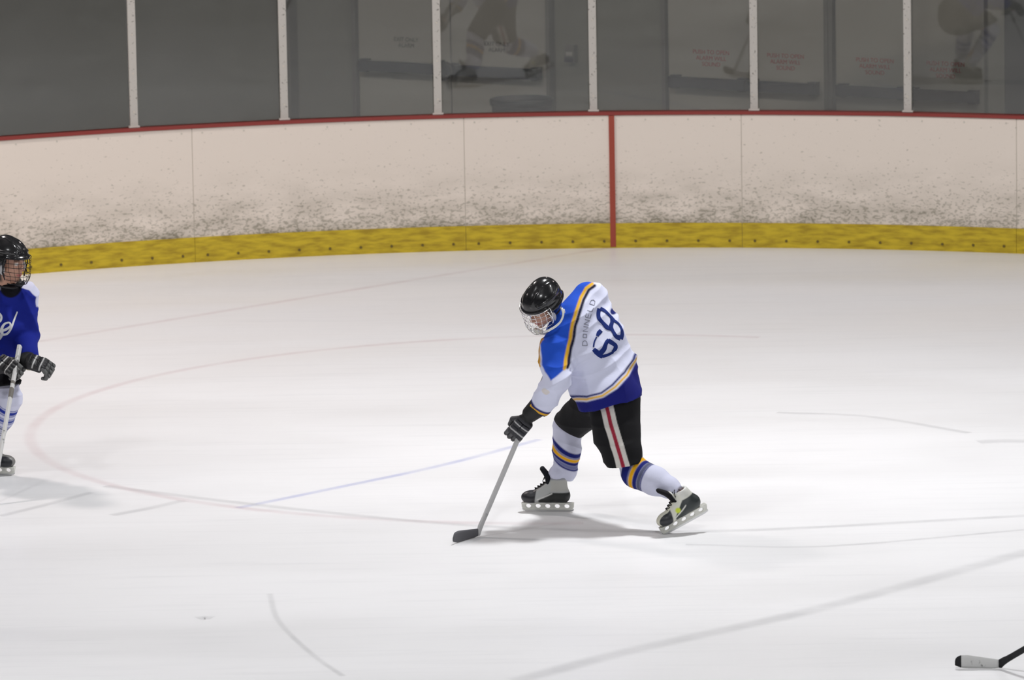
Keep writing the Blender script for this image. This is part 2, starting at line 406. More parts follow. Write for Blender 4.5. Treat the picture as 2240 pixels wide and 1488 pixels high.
# ---- board materials
def board_mat():
    m, nt, N, L, b = nodes('scuffed_board')
    uv = N.new('ShaderNodeUVMap'); sep = N.new('ShaderNodeSeparateXYZ'); L.new(uv.outputs[0], sep.inputs[0])
    def math_(op, a, c=None):
        n = N.new('ShaderNodeMath'); n.operation = op
        for i, q in enumerate((a, c)):
            if q is None: continue
            if isinstance(q, (int, float)): n.inputs[i].default_value = q
            else: L.new(q, n.inputs[i])
        return n.outputs[0]
    def noi(sx, sy, det, rot=0, dist=0.):
        mp = N.new('ShaderNodeMapping'); mp.inputs['Scale'].default_value = (sx, sy, 1); mp.inputs['Rotation'].default_value = (0, 0, rot)
        L.new(uv.outputs[0], mp.inputs['Vector']); nz = N.new('ShaderNodeTexNoise'); nz.inputs['Scale'].default_value = 1
        nz.inputs['Detail'].default_value = det; nz.inputs['Distortion'].default_value = dist; L.new(mp.outputs[0], nz.inputs['Vector']); return nz.outputs['Fac']
    def rng(v, a, c, lo=0., hi=1.):
        r = N.new('ShaderNodeMapRange'); r.inputs['From Min'].default_value = a; r.inputs['From Max'].default_value = c
        r.inputs['To Min'].default_value = lo; r.inputs['To Max'].default_value = hi; L.new(v, r.inputs['Value']); return r.outputs[0]
    h = sep.outputs[1]
    low = rng(h, .85, .18)            # how worn: more pucks hit low on the board
    low2 = math_('MULTIPLY', low, low)
    thr = math_('SUBTRACT', .695, math_('ADD', math_('MULTIPLY', low, .09), math_('MULTIPLY', low2, .09)))
    m1 = rng(math_('SUBTRACT', noi(21, 42, 3, .25, .5), thr), 0, .07)
    m2 = rng(math_('SUBTRACT', noi(32, 56, 2, -.5, .3), thr), -.01, .06)
    marks = math_('MAXIMUM', m1, m2)
    cloud = math_('MULTIPLY', rng(noi(3, 8, 5), .35, .7), math_('MULTIPLY', low2, .75))
    f = math_('ADD', math_('MULTIPLY', marks, .46), cloud)
    mix = N.new('ShaderNodeMix'); mix.data_type = 'RGBA'; mix.clamp_factor = True
    mix.inputs['A'].default_value = L4((232, 221, 209)); mix.inputs['B'].default_value = L4((142, 136, 120))
    L.new(f, mix.inputs['Factor']); L.new(mix.outputs['Result'], b.inputs['Base Color'])
    b.inputs['Roughness'].default_value = .45
    return m
def kick_mat():
    m, nt, N, L, b = nodes('yellow_kickplate')
    uv = N.new('ShaderNodeUVMap'); mp = N.new('ShaderNodeMapping'); mp.inputs['Scale'].default_value = (7, 30, 1); L.new(uv.outputs[0], mp.inputs['Vector'])
    nz = N.new('ShaderNodeTexNoise'); nz.inputs['Scale'].default_value = 1; nz.inputs['Detail'].default_value = 4; L.new(mp.outputs[0], nz.inputs['Vector'])
    r = N.new('ShaderNodeValToRGB'); r.color_ramp.elements[0].position = .32; r.color_ramp.elements[0].color = L4((164, 138, 22))
    r.color_ramp.elements[1].position = .62; r.color_ramp.elements[1].color = L4((206, 180, 38)); L.new(nz.outputs['Fac'], r.inputs[0])
    L.new(r.outputs[0], b.inputs['Base Color']); b.inputs['Roughness'].default_value = .45; return m
MT['board'] = board_mat(); MT['kick'] = kick_mat()
MT['cap'] = plain('red_cap_rail', (140, 52, 46), .45)
MT['mark'] = plain('red_goal_mark', (158, 66, 48), .45)
MT['alu'] = plain('white_aluminium', (214, 210, 202), .45, 0, .5)
MT['seam'] = plain('board_seam', (205, 198, 186), .7)
MT['screw'] = plain('screw_head', (105, 88, 30), .5)
def arcblock(a0, a1, r0, r1, z0, z1, name, mat, parent, n=18):
    A = np.linspace(a0, a1, n)*D2R; g = Geo(); uv = []
    Lp = []
    for a in A: Lp.append([arc(a, r0, z0), arc(a, r1, z0), arc(a, r1, z1), arc(a, r0, z1)])
    V = [p for l in Lp for p in l]; F = []
    for i in range(n-1):
        for k in range(4): F.append((i*4+k, (i+1)*4+k, (i+1)*4+(k+1) % 4, i*4+(k+1) % 4))
    F.append((0, 1, 2, 3)); F.append(tuple((n-1)*4+k for k in (3, 2, 1, 0)))
    uv = [(-(math.atan2(v[1]-ACY, v[0]-ACX))*AR, v[2]) for v in V]
    return make(name, V, F, mat, parent, smooth=False, uv=uv)
seams = [33.4, 40.6+.0, 54.6, 67.82, 80.97, 94.06, 107.0, 120.1, 133.2, 146.3]
names = {40.6: 'white board panel well beyond the right edge of the photo', 120.1: 'white board panel well beyond the left edge of the photo', 54.6: 'white board panel of which only a sliver shows at the far right edge', 67.82: 'scuffed white board panel, second seam to seam panel right of the red goal mark',
         80.97: 'scuffed white board panel carrying the red vertical goal mark', 94.06: 'scuffed white board panel next left of the goal mark panel',
         107.0: 'scuffed white board panel at the left edge, behind the player in blue'}
ga = math.degrees(math.atan2(gA[1]-ACY, gA[0]-ACX))
for a0, a1 in zip(seams[:-1], seams[1:]):
    if a0 < 40 or a0 > 133: continue
    am = (a0+a1)/2*D2R
    t = empty('dasher_board', arc(am, AR, 0))
    tag(t, names.get(a0, 'white board panel just outside the left edge of the photo'), 'rink board', 'curved rink boards')
    e = .02
    arcblock(a0+e, a1-e, AR, AR+.04, .0, 1.045, 'face_panel', MT['board'], t)
    arcblock(a0-.0, a1+.0, AR+.004, AR+.05, .0, 1.04, 'backing', MT['seam'], t)
    arcblock(a0+e*.4, a1-e*.4, AR-.012, AR-.0005, .0, .195, 'kick_plate', MT['kick'], t)
    arcblock(a0, a1, AR-.014, AR+.10, 1.048, 1.072, 'cap_rail', MT['cap'], t)
    g = Geo()
    for k in range(9):
        a = (a0+.6+(a1-a0-1.2)*k/8)*D2R; p = np.array(arc(a, AR-.013, .055)); R = np.array([[-math.sin(a), math.cos(a), 0], [math.cos(a), math.sin(a), 0], [0, 0, 1]])
        g = Geo(); g.tube([p+R[1]*.001, p-R[1]*.004], .011, 8); g.build('screw', MT['screw'], t)
    for k in range(7):
        a = (a0+.5+(a1-a0-1.)*k/6)*D2R; p = np.array(arc(a, AR, 1.01)); r = np.array([math.cos(a), math.sin(a), 0]); g = Geo(); g.tube([p+r*.001, p-r*.003], .008, 8); g.build('screw', MT['seam'], t)
    if a0 < ga < a1: arcblock(ga-.13, ga+.13, AR-.016, AR-.0126, .01, 1.045, 'goal_mark', MT['mark'], t, 3); arcblock(ga-.13, ga+.13, AR-.0126, AR-.0002, .196, 1.045, 'goal_mark', MT['mark'], t, 3)
# ---- glass and posts
def glass_mat():
    m = bpy.data.materials.new('tempered_glass'); m.use_nodes = True; nt = m.node_tree; N, L = nt.nodes, nt.links; N.clear()
    out = N.new('ShaderNodeOutputMaterial'); tr = N.new('ShaderNodeBsdfTransparent'); gl = N.new('ShaderNodeBsdfGlossy'); mx = N.new('ShaderNodeMixShader')
    fr = N.new('ShaderNodeFresnel'); fr.inputs['IOR'].default_value = 1.52; tr.inputs[0].default_value = (.89, .885, .86, 1)
    gl.inputs['Color'].default_value = (.95, .96, .95, 1); gl.inputs['Roughness'].default_value = .012
    # smears and scratches on the pane scatter a little light
    df = N.new('ShaderNodeBsdfDiffuse'); df.inputs[0].default_value = (.5, .5, .48, 1); mx2 = N.new('ShaderNodeMixShader')
    tc = N.new('ShaderNodeTexCoord'); nz = N.new('ShaderNodeTexNoise'); nz.inputs['Scale'].default_value = 5; nz.inputs['Detail'].default_value = 6; L.new(tc.outputs['Object'], nz.inputs['Vector'])
    r = N.new('ShaderNodeMapRange'); r.inputs['To Min'].default_value = .02; r.inputs['To Max'].default_value = .07; L.new(nz.outputs['Fac'], r.inputs['Value'])
    L.new(fr.outputs[0], mx.inputs[0]); L.new(tr.outputs[0], mx.inputs[1]); L.new(gl.outputs[0], mx.inputs[2])
    L.new(r.outputs[0], mx2.inputs[0]); L.new(mx.outputs[0], mx2.inputs[1]); L.new(df.outputs[0], mx2.inputs[2]); L.new(mx2.outputs[0], out.inputs[0]); return m
MT['glass'] = glass_mat()
def post_mat():
    m = plain('scuffed_white_post', (190, 186, 178), .45); N, L = m.node_tree.nodes, m.node_tree.links
    tc = N.new('ShaderNodeTexCoord'); vo = N.new('ShaderNodeTexNoise'); vo.inputs['Scale'].default_value = 55; vo.inputs['Detail'].default_value = 2; L.new(tc.outputs['Object'], vo.inputs['Vector'])
    r = N.new('ShaderNodeValToRGB'); r.color_ramp.elements[0].position = .63; r.color_ramp.elements[0].color = L4((192, 188, 181)); r.color_ramp.elements[1].position = .72; r.color_ramp.elements[1].color = L4((120, 115, 108))
    L.new(vo.outputs['Fac'], r.inputs[0]); L.new(r.outputs[0], N['Principled BSDF'].inputs['Base Color']); return m
MT['post'] = post_mat()
stans = [49.0+.1, 58.0, 65.6, 73.10, 80.38, 87.94, 95.25, 102.51, 109.70, 117.0, 124.3]
where2 = {73.10: 'white glass post furthest right in the photo', 80.38: 'white glass post second from the right, right of the red goal mark',
          87.94: 'white glass post just left of the red goal mark', 95.25: 'white glass post third from the left, beside the dark door latch',
          102.51: 'white glass post second from the left', 109.70: 'white glass post furthest left, right of the mirrored legs',
          58.0: 'white glass post well beyond the right edge of the photo', 124.3: 'white glass post well beyond the left edge of the photo', 65.6: 'white glass post just outside the right edge', 117.0: 'white glass post just outside the left edge'}
for a in stans:
    if a < 57 or a > 125: continue
    ra = a*D2R; p = np.array(arc(ra, AR+.045, 1.075)); R = np.array([[-math.sin(ra), math.cos(ra), 0], [math.cos(ra), math.sin(ra), 0], [0, 0, 1]])
    t = empty('glass_post', p); tag(t, where2[a], 'post', 'white posts holding the glass')
    g = Geo(); g.box(p+[0, 0, .9], (.03, .012, .9), R); g.box(p+R[1]*.035+[0, 0, .9], (.022, .02, .9), R); g.build('post', MT['post'], t)
    g = Geo(); g.box(p+R[1]*.012+[0, 0, .006], (.042, .03, .006), R); g.build('base_plate', MT['alu'], t)
    g = Geo()
    for k in range(6): q = p+[0, 0, .12+.3*k]; g = Geo(); g.tube([q-R[1]*.010, q-R[1]*.016], .007, 8); g.build('bolt', MT['seam'], t)
gl = {(58.0, 65.6): 'glass pane beyond the right edge of the photo', (117.0, 124.3): 'glass pane beyond the left edge of the photo', (65.6, 73.10): 'glass pane at the right edge of the photo, right of the last post', (73.10, 80.38): 'glass pane between the two rightmost posts',
      (80.38, 87.94): 'glass pane directly above and right of the red goal mark', (87.94, 95.25): 'glass pane in front of the round trash can',
      (95.25, 102.51): 'glass pane left of the dark door latch, third pane from the left', (102.51, 109.70): 'glass pane second from the left, showing only plain wall',
      (109.70, 117.0): 'glass pane at the left edge with the mirrored legs'}
for a0, a1 in zip(stans[:-1], stans[1:]):
    if (a0, a1) not in gl: continue
    p0 = np.array(arc(a0*D2R, AR+.06, 0)); p1 = np.array(arc(a1*D2R, AR+.06, 0)); x = nrm(p1-p0); L_ = np.linalg.norm(p1-p0)
    R = np.array([x, np.cross([0, 0, 1], x), [0, 0, 1]]); g = Geo(); g.box((p0+p1)/2+[0, 0, 1.98], (L_/2-.036, .006, .9), R)
    tag(g.build('glass_shield', MT['glass']), gl[(a0, a1)], 'glass pane', 'panes of the glass above the boards')
# ---- the corridor wall with exit doors
wp0 = at(790, 135, 50.9); 
def wallpt(px, py=190, zz=1.0): return hitz(px, py, zz)
w0 = hitz(792, 141, 1.0); w1 = hitz(2143, 212, 1.0); wd = nrm(np.array([w1[0]-w0[0], w1[1]-w0[1], 0])); wn = np.array([wd[1], -wd[0], 0]); wn = wn if wn[1] < 0 else -wn
RW = np.array([wd, -wn, [0, 0, 1]])    # local: x along wall, y away from rink, z up
def wx(px, py):                          # distance along the wall of the wall point seen at a pixel
    d = ray(px, py); t = ((w0-CP)@wn)/(d@wn); q = CP+d*t; return (q-w0)@wd, q[2]
MT['wall'] = plain('grey_painted_block', (112, 113, 104), .8, bump=.05, bscale=6)
MT['doorpaint'] = plain('grey_door_paint', (150, 148, 140), .5)
MT['frame'] = plain('dark_door_frame', (98, 97, 92), .5)
MT['bar'] = plain('grey_blue_push_bar', (50, 54, 62), .4, .2)
MT['latch'] = plain('dark_latch', (22, 22, 20), .5)
MT['redtext'] = plain('red_sign_print', (150, 52, 50), .6)
MT['greytext'] = plain('grey_sign_print', (80, 78, 72), .6)
def WP(x, y, z): return w0*[1, 1, 0]+wd*x-wn*y+np.array([0, 0, z])
g = Geo(); g.box(WP(.5, .16, 2.2), (9, .1, 2.2), RW); tag(g.build('wall_back', MT['wall']), kind='structure')
g = Geo(); g.box(WP(-.75, .0, 2.2), (.05, .06, 2.2), RW); tag(g.build('trim_1', MT['frame']), kind='structure')
def text_mesh(s, size, name):
    cu = bpy.data.curves.new(name, 'FONT'); cu.body = s; cu.size = size; cu.align_x = 'CENTER'; cu.extrude = .0015
    o = bpy.data.objects.new(name, cu); COL.objects.link(o); dg = bpy.context.evaluated_depsgraph_get()
    me = o.evaluated_get(dg).to_mesh(); V = [tuple(v.co) for v in me.vertices]; F = [tuple(p.vertices) for p in me.polygons]
    bpy.data.objects.remove(o); return np.array(V), F
doors = [((792, 141), (985, 152), (1188, 163), 0), ((1470, 170), (1640, 180), (1795, 192), 1), ((1836, 190), (1990, 198), (2145, 212), 1)]
dl = [('left of the trash can, with the dark latch', 'grey'), ('right of the red goal mark', 'red'), ('at the right edge of the photo', 'red')]
for di, (a, mpt, b, red) in enumerate(doors):
    xa = wx(*a)[0]; xm = wx(*mpt)[0]; xb = wx(*b)[0]
    for side, (x0, x1) in enumerate(((xa, xm), (xm, xb))):
        lo = x0-(.045 if side == 0 else 0)+.004; hi = x1+(.045 if side == 1 else 0)-.004
        t = empty('exit_door', WP((lo+hi)/2, 0, 0))
        tag(t, 'grey exit door leaf with push bar, %s leaf of the pair %s' % ('left' if side == 0 else 'right', dl[di][0]), 'door', 'exit doors behind the glass')
        g = Geo(); g.box(WP((lo+hi)/2, .035, 1.06), ((hi-lo)/2-.003, .022, 1.05), RW); g.build('door_panel', MT['doorpaint'], t)
        g = Geo(); g.box(WP((x0+x1)/2, -.06, 1.0), ((x1-x0)/2-.01, .022, .045), RW)
        for xx in (x0+.05, x1-.05): g.box(WP(xx, -.02, 1.0), (.035, .04, .055), RW)
        g.build('push_bar', MT['bar'], t)
        V, F = text_mesh('PUSH TO OPEN\nALARM WILL\nSOUND' if red else 'EXIT ONLY\nALARM', .05, 'sign')
        c = (x0+x1)/2; Vw = np.array([WP(c+v[0], .011-v[2], 1.185+v[1]+(.05 if red else .03)) for v in V])
        make('door_sign', Vw, F, MT['redtext'] if red else MT['greytext'], t, smooth=False)
    g = Geo()
    for xx in (xa-.066, xb+.066): g.box(WP(xx, .02, 1.08), (.018, .05, 1.08), RW)
    g.box(WP((xa+xb)/2, .02, 2.17), ((xb-xa)/2+.084, .05, .03), RW)
    tag(g.build('door_%d' % (di+1), MT['frame']), kind='structure')
# latch with chain on the left pair
xm = wx(985, 152)[0]; t = empty('door_latch', WP(xm, -.1, .95)); tag(t, 'dark padlock latch between the bars of the left door pair', 'latch')
g = Geo(); g.box(WP(xm-.02, -.105, 1.0), (.028, .02, .085), RW); g.build('lock_body', MT['latch'], t)
g = Geo(); g.tube([WP(xm+.05*math.cos(q)+.02, -.1, 1.0+.065*math.sin(q)) for q in np.linspace(-1.5, 1.5, 14)], .012, 8); g.build('shackle', MT['latch'], t)
# small wall box right of the left pair
xx, zz = wx(1245, 118); t = empty('wall_box', WP(xx, 0, zz-.06)); tag(t, 'small wall box with pale label above the trash can', 'wall box')
g = Geo(); g.box(WP(xx, .03, zz), (.045, .03, .075), RW); g.build('housing', MT['frame'], t)
g = Geo(); g.box(WP(xx, -.002, zz+.0), (.03, .003, .016), RW); g.build('label_plate', plain('pale_label', (150, 150, 142), .6), t)
g = Geo(); g.box(WP(xx, -.006, zz-.045), (.04, .008, .02), RW); g.build('cover', MT['bar'], t)
# pale pilaster and dark opening at the far right
x0 = wx(2152, 120)[0]; x1 = wx(2206, 120)[0]; g = Geo(); g.box(WP((x0+x1)/2, .02, 2.2), ((x1-x0)/2, .05, 2.2), RW); tag(g.build('trim_2', plain('pale_pilaster', (150, 149, 142), .7)), kind='structure')
x0 = wx(2216, 120)[0]; g = Geo(); g.box(WP(x0+2.0, -.05, 2.2), (2.0, .1, 2.2), RW); tag(g.build('wall_right', plain('dark_side_wall', (82, 84, 86), .8)), kind='structure')
# ---- trash can
MT['bin'] = plain('dark_grey_bin', (36, 42, 46), .5)
tcx = at(1142, 215, ACY+AR+1.05); rad = 70/(FPX/47.2); t = empty('trash_can', (tcx[0], tcx[1], 0)); tag(t, 'round dark grey trash can standing behind the glass', 'trash can')
def revolve(prof, c, n=40):
    L_ = [[(c[0]+r*math.cos(2*math.pi*k/n), c[1]+r*math.sin(2*math.pi*k/n), z) for k in range(n)] for r, z in prof]; g = Geo(); g.loops(L_, cap=True); return g
zt = tcx[2]+.0
revolve([(rad*.8, 0), (rad*.84, .05), (rad*.95, zt-.05), (rad*.95, zt-.03), (rad*.92, zt-.03), (rad*.78, .05)], tcx).build('bin', MT['bin'], t, smooth=True)
revolve([(rad*.93, zt-.05), (rad*1.0, zt-.05), (rad*1.02, zt-.02), (rad*1.0, zt), (rad*.96, zt), (rad*.93, zt-.03)], tcx).build('rim', MT['bin'], t, smooth=True)
# ---- hall shell: roof and lamp housings
MT['roof'] = plain('roof_liner', (150, 150, 150), .8)
g = Geo(); g.box((0, 28, 10.25), (26, 38, .1)); tag(g.build('ceiling', MT['roof']), kind='structure')
MT['lampshell'] = plain('lamp_reflector', (180, 180, 180), .3, .8)
for i, (x, y, pw) in enumerate(LAMPS):
    t = empty('high_bay_lamp', (x, y, LZ-.4)); tag(t, 'round high-bay lamp under the roof, out of the picture', 'ceiling lamp', 'high-bay lamps under the roof')
    revolve([(.5, LZ-.4), (.42, LZ-.1), (.2, LZ+.1), (.19, LZ+.1), (.4, LZ-.12), (.48, LZ-.4)], (x, y, 0), 24).build('reflector', MT['lampshell'], t, smooth=True)
    g = Geo(); g.tube([(x, y, LZ+.1), (x, y, 10.09)], .02, 8); g.build('rod', MT['lampshell'], t)
    l = lamp_light(x, y, pw); l.parent = t; l.location = (0, 0, -.05)
# ================================================================== PLAYERS
SKIN = (196, 150, 128)
def head_prims(O, R):
    """R rows: forward, left, up (world). returns primitives of a head in world space"""
    Rf = np.array(R)
    w = lambda f, l, u: O+np.array([f, l, u])@Rf
    pr = [(el(w(-.012, 0, .03), (.098, .077, .092), Rf), .02), (el(w(.03, 0, -.045), (.062, .058, .066), Rf), .03),
          (rc(w(.066, 0, -.098), w(.066, 0, -.098), .021), .02), (rc(w(.082, -.035, .022), w(.082, .035, .022), .010), .015),
          (rc(w(.088, 0, .005), w(.112, 0, -.03), .008, .013), .008), (rc(w(.1, -.012, -.036), w(.1, .012, -.036), .008), .006),
          (el(w(.090, 0, -.062), (.010, .024, .007), Rf), .005), (el(w(.088, 0, -.072), (.010, .021, .008), Rf), .005),
          (rc(w(.06, .05, -.02), w(.03, .06, -.05), .014), .02), (rc(w(.06, -.05, -.02), w(.03, -.06, -.05), .014), .02),
          (el(w(-.002, .08, -.008), (.02, .008, .033), Rf), .006), (el(w(-.002, -.08, -.008), (.02, .008, .033), Rf), .006)]
    cu = [rc(w(.103, .031, .004), w(.103, .031, .004), .013), rc(w(.103, -.031, .004), w(.103, -.031, .004), .013)]
    ey = [(el(w(.083, s*.031, .003), (.012, .013, .011), Rf), .002) for s in (1, -1)]
    return pr, cu, ey
def head_colors(V, O, R):
    q = (V-O)@np.array(R).T; F, L, U = q.T; lay = []
    lay.append((ss(.115-np.linalg.norm(q*[1, 1.1, 1], axis=1), .3)*0, SKIN))
    lay.append((ss(U-(.055+.35*np.minimum(F, .05)*0)-np.maximum(F, 0)*.2, .006)+ss(-.012-F, .01)*ss(U+.13, .01), (50, 36, 28)))   # hair
    lay.append((ss(.024-np.sqrt((L/1.)**2+((U+.067)*2.2)**2), .003)*ss(F-.07, .005), (168, 96, 92)))
    for s in (1, -1):
        e = np.sqrt((L-s*.031)**2+((U-.003)*1.5)**2); on = ss(F-.075, .004)
        lay.append((ss(.0125-e, .002)*on, (225, 222, 218))); lay.append((ss(.006-e, .002)*on, (60, 45, 35)))
        lay.append((ss(.02-np.sqrt((L-s*.032)**2+((U-.024)*4)**2), .003)*on, (80, 58, 44)))
    return lay
def build_body(parent, jt, Hd, HR, hips_r=.13, v=.009):
    """continuous body: jt = joints in world space"""
    J = {k: np.array(a) for k, a in jt.items()}
    hp, hc, he = head_prims(Hd, HR)
    sh = J['shL']-J['shR']
    pr = [(ec(J['pelvis'], J['waist'], (.13, .10), (.12, .09), sh), .03), (ec(J['waist'], J['chest'], (.125, .095), (.165, .11), sh), .04),
          (ec(J['chest'], J['neck'], (.165, .11), (.07, .06), sh), .04), (rc(J['neck'], Hd+np.array([-.02, 0, -.07])@HR, .058, .052), .03)]
    for s in 'LR':
        pr += [(rc(J['chest']*.35+J['neck']*.65, J['sh'+s], .06, .055), .03), (rc(J['sh'+s], J['el'+s], .05, .037), .02), (rc(J['el'+s], J['wr'+s], .037, .026), .012),
               (rc(J['pelvis'], J['hip'+s], .085, .078), .03), (rc(J['hip'+s], J['kn'+s], .072, .05), .02), (rc(J['kn'+s], J['an'+s], .043, .028), .02),
               (rc(J['an'+s], J['toe'+s], .028, .024), .015)]
        y = nrm(J['hand'+s]-J['wr'+s]); x = nrm(np.cross(y, [.3, .9, .2])); z = np.cross(x, y); H = J['hand'+s]
        pr.append((ec(J['wr'+s], H, (.026, .018), (.036, .014), x), .01))
        for i, (o, ln) in enumerate(((-.022, .035), (-.008, .040), (.007, .038), (.021, .032))):
            k = H+x*o+y*.006; m = k+y*ln*.5+z*.01; pr += [(rc(k, m, .009, .0085), .003), (rc(m, m+y*ln*.25+z*ln*.5, .0085, .0075), .003)]
        pr.append((rc(H-x*.022-y*.03, H-x*.032+y*.002+z*.006, .010, .008), .004))
    fd = field_for([p[0] for p in pr]+[p[0] for p in hp], v, .03)
    for p, k in pr: fd.u(p, k)
    for p, k in hp: fd.u(p, k)
    for p in hc: fd.cut(p, .008)
    for p, k in he: fd.u(p, k)
    V, F = fd.mesh(); V = smooth_mesh(V, F, 1, .4)
    c = paint(len(V), SKIN, [])
    near = np.linalg.norm(V-Hd, axis=1) < .16
    hcol = paint(len(V), SKIN, head_colors(V, Hd, HR)); c[near] = hcol[near]
    return make('body', V, F, MT['skin'], parent, c)
def build_helmet(parent, O, R, wiremat, strap='white'):
    Rf = np.array(R)
    P = lambda f, l, u: np.array([f, l, u])
    V0 = []
    def gcap(g):     # lower edge of the shell
        F_, L_, U_ = g[..., 0], g[..., 1], g[..., 2]
        edge = np.where(F_ > .05, .038, np.where(F_ > .015, .038-(.05-F_)*2.6, -.055+np.clip((F_+.03)*.0, 0, 1)))
        edge = np.where(F_ < -.04, -.062+(-.04-F_)*.25, edge)
        return edge-U_
    prims = [el(P(-.01, 0, .03), (.135, .108, .118))+(.01,), el(P(-.035, 0, .045), (.112, .088, .116))+(.006,)]
    def ring(u, a0, a1, r, k):
        c = math.sqrt(max(1-((u-.03)/.118)**2, 0)); q = [P(-.01+.135*c*math.cos(t), .108*c*math.sin(t), u) for t in np.linspace(a0, a1, 16)]
        return [pl(q, r)+(k,)]
    def meri(l, a0, a1, r, k):
        c = math.sqrt(1-(l/.108)**2); q = [P(-.01+.133*c*math.cos(t), l, .03+.116*c*math.sin(t)) for t in np.linspace(a0, a1, 16)]
        return [pl(q, r)+(k,)]
    prims += ring(.046, -1.1, 1.1, .0085, .01)
    for s in (1, -1): prims += meri(s*.034, .5, 2.6, .0075, .006)+ring(.078, s*.7, s*2.5, .007, .006)+ring(.012, s*1.35, s*2.7, .009, .01)
    cuts = [el(P(-.01, 0, .02), (.118, .092, .105))]
    for s in (1, -1):
        cuts += [rc(P(.085, s*.03, .12), P(.05, s*.03, .141), .008), rc(P(.015, s*.045, .145), P(-.02, s*.046, .150), .007), rc(P(-.05, s*.045, .15), P(-.08, s*.045, .14), .007),
                 rc(P(.10, s*.058, .085), P(.075, s*.07, .1), .006), rc(P(.03, s*.105, .055), P(-.02, s*.112, .05), .007), rc(P(-.06, s*.1, .06), P(-.09, s*.09, .05), .007), rc(P(.0, s*.12, -.018), P(-.03, s*.12, -.02), .012)]
    h = local_build('helmet', prims, cuts, .0034, Rf, O, MT['helmet'], parent, caps=(gcap,), k=.01, it=3)
    h['label'] = 'glossy black helmet shell'
    w = lambda f, l, u: O+np.array([f, l, u])@Rf
    # soft liner seen through the vents
    local_build('helmet_liner', [el(P(-.01, 0, .03), (.115, .09, .102))], [el(P(-.01, 0, .015), (.108, .084, .098))], .006, Rf, O, MT['blackmat'], parent, caps=(lambda g: .03-g[..., 2],))
    # wire cage
    def cp(a, u):
        s = 1-.0*(u > 0)-.30*np.clip((-.06-u)/.075, 0, 1)**1.6
        return w(.012+.128*s*math.cos(a)+.018*np.clip(-u/.12, 0, 1), .112*s*math.sin(a)*(1-.1*np.clip(-u/.12, 0, 1)), u)
    g = Geo(); ex = 1.38
    for u, r in ((.045, .0026), (.015, .0016), (-.012, .0016), (-.04, .0016), (-.066, .0016), (-.092, .0016), (-.118, .0026)):
        e = ex if u > -.05 else ex-.1
        g.tube([cp(a, u) for a in np.linspace(-e, e, 22)], r, 6)
    for a in (-1.38, -1.05, -.78, -.52, -.26, 0, .26, .52, .78, 1.05, 1.38):
        lo = -.118 if abs(a) < 1.2 else -.07
        g.tube([cp(a*(1 if u > -.05 else .96), u) for u in np.linspace(.045, lo, 12)], .0028 if abs(a) > 1.2 else .0014, 6)
    g.build('face_cage', wiremat, h, smooth=True)
    for s in (1, -1):
        g = Geo(); g.tube([w(.055, s*.1, .03), w(.05, s*.112, -.01), w(.04, s*.108, -.05), w(.05, s*.09, -.095)], .004, 6); g.build('cage_strut', wiremat, h, smooth=True)
        local_build('ear_guard', [el(P(.028, s*.098, -.035), (.022, .006, .034))], [], .004, Rf, O, MT['clearpl'], h)
        g = Geo(); pts = [w(-.055, s*.104, -.045), w(-.03, s*.116, -.10), w(.02, s*.10, -.138), w(.07, s*.045, -.15), w(.095, s*.02, -.14)]
        P4 = spline(pts, 18); g.tube(P4, .0062, 6); g.build('chin_strap', MT[strap], h, smooth=True)
    local_build('chin_cup', [el(P(.1, 0, -.118), (.022, .036, .02))], [el(P(.085, 0, -.1), (.02, .03, .02))], .004, Rf, O, MT['whitepl' if strap == 'white' else 'blackmat'], h)
    return h
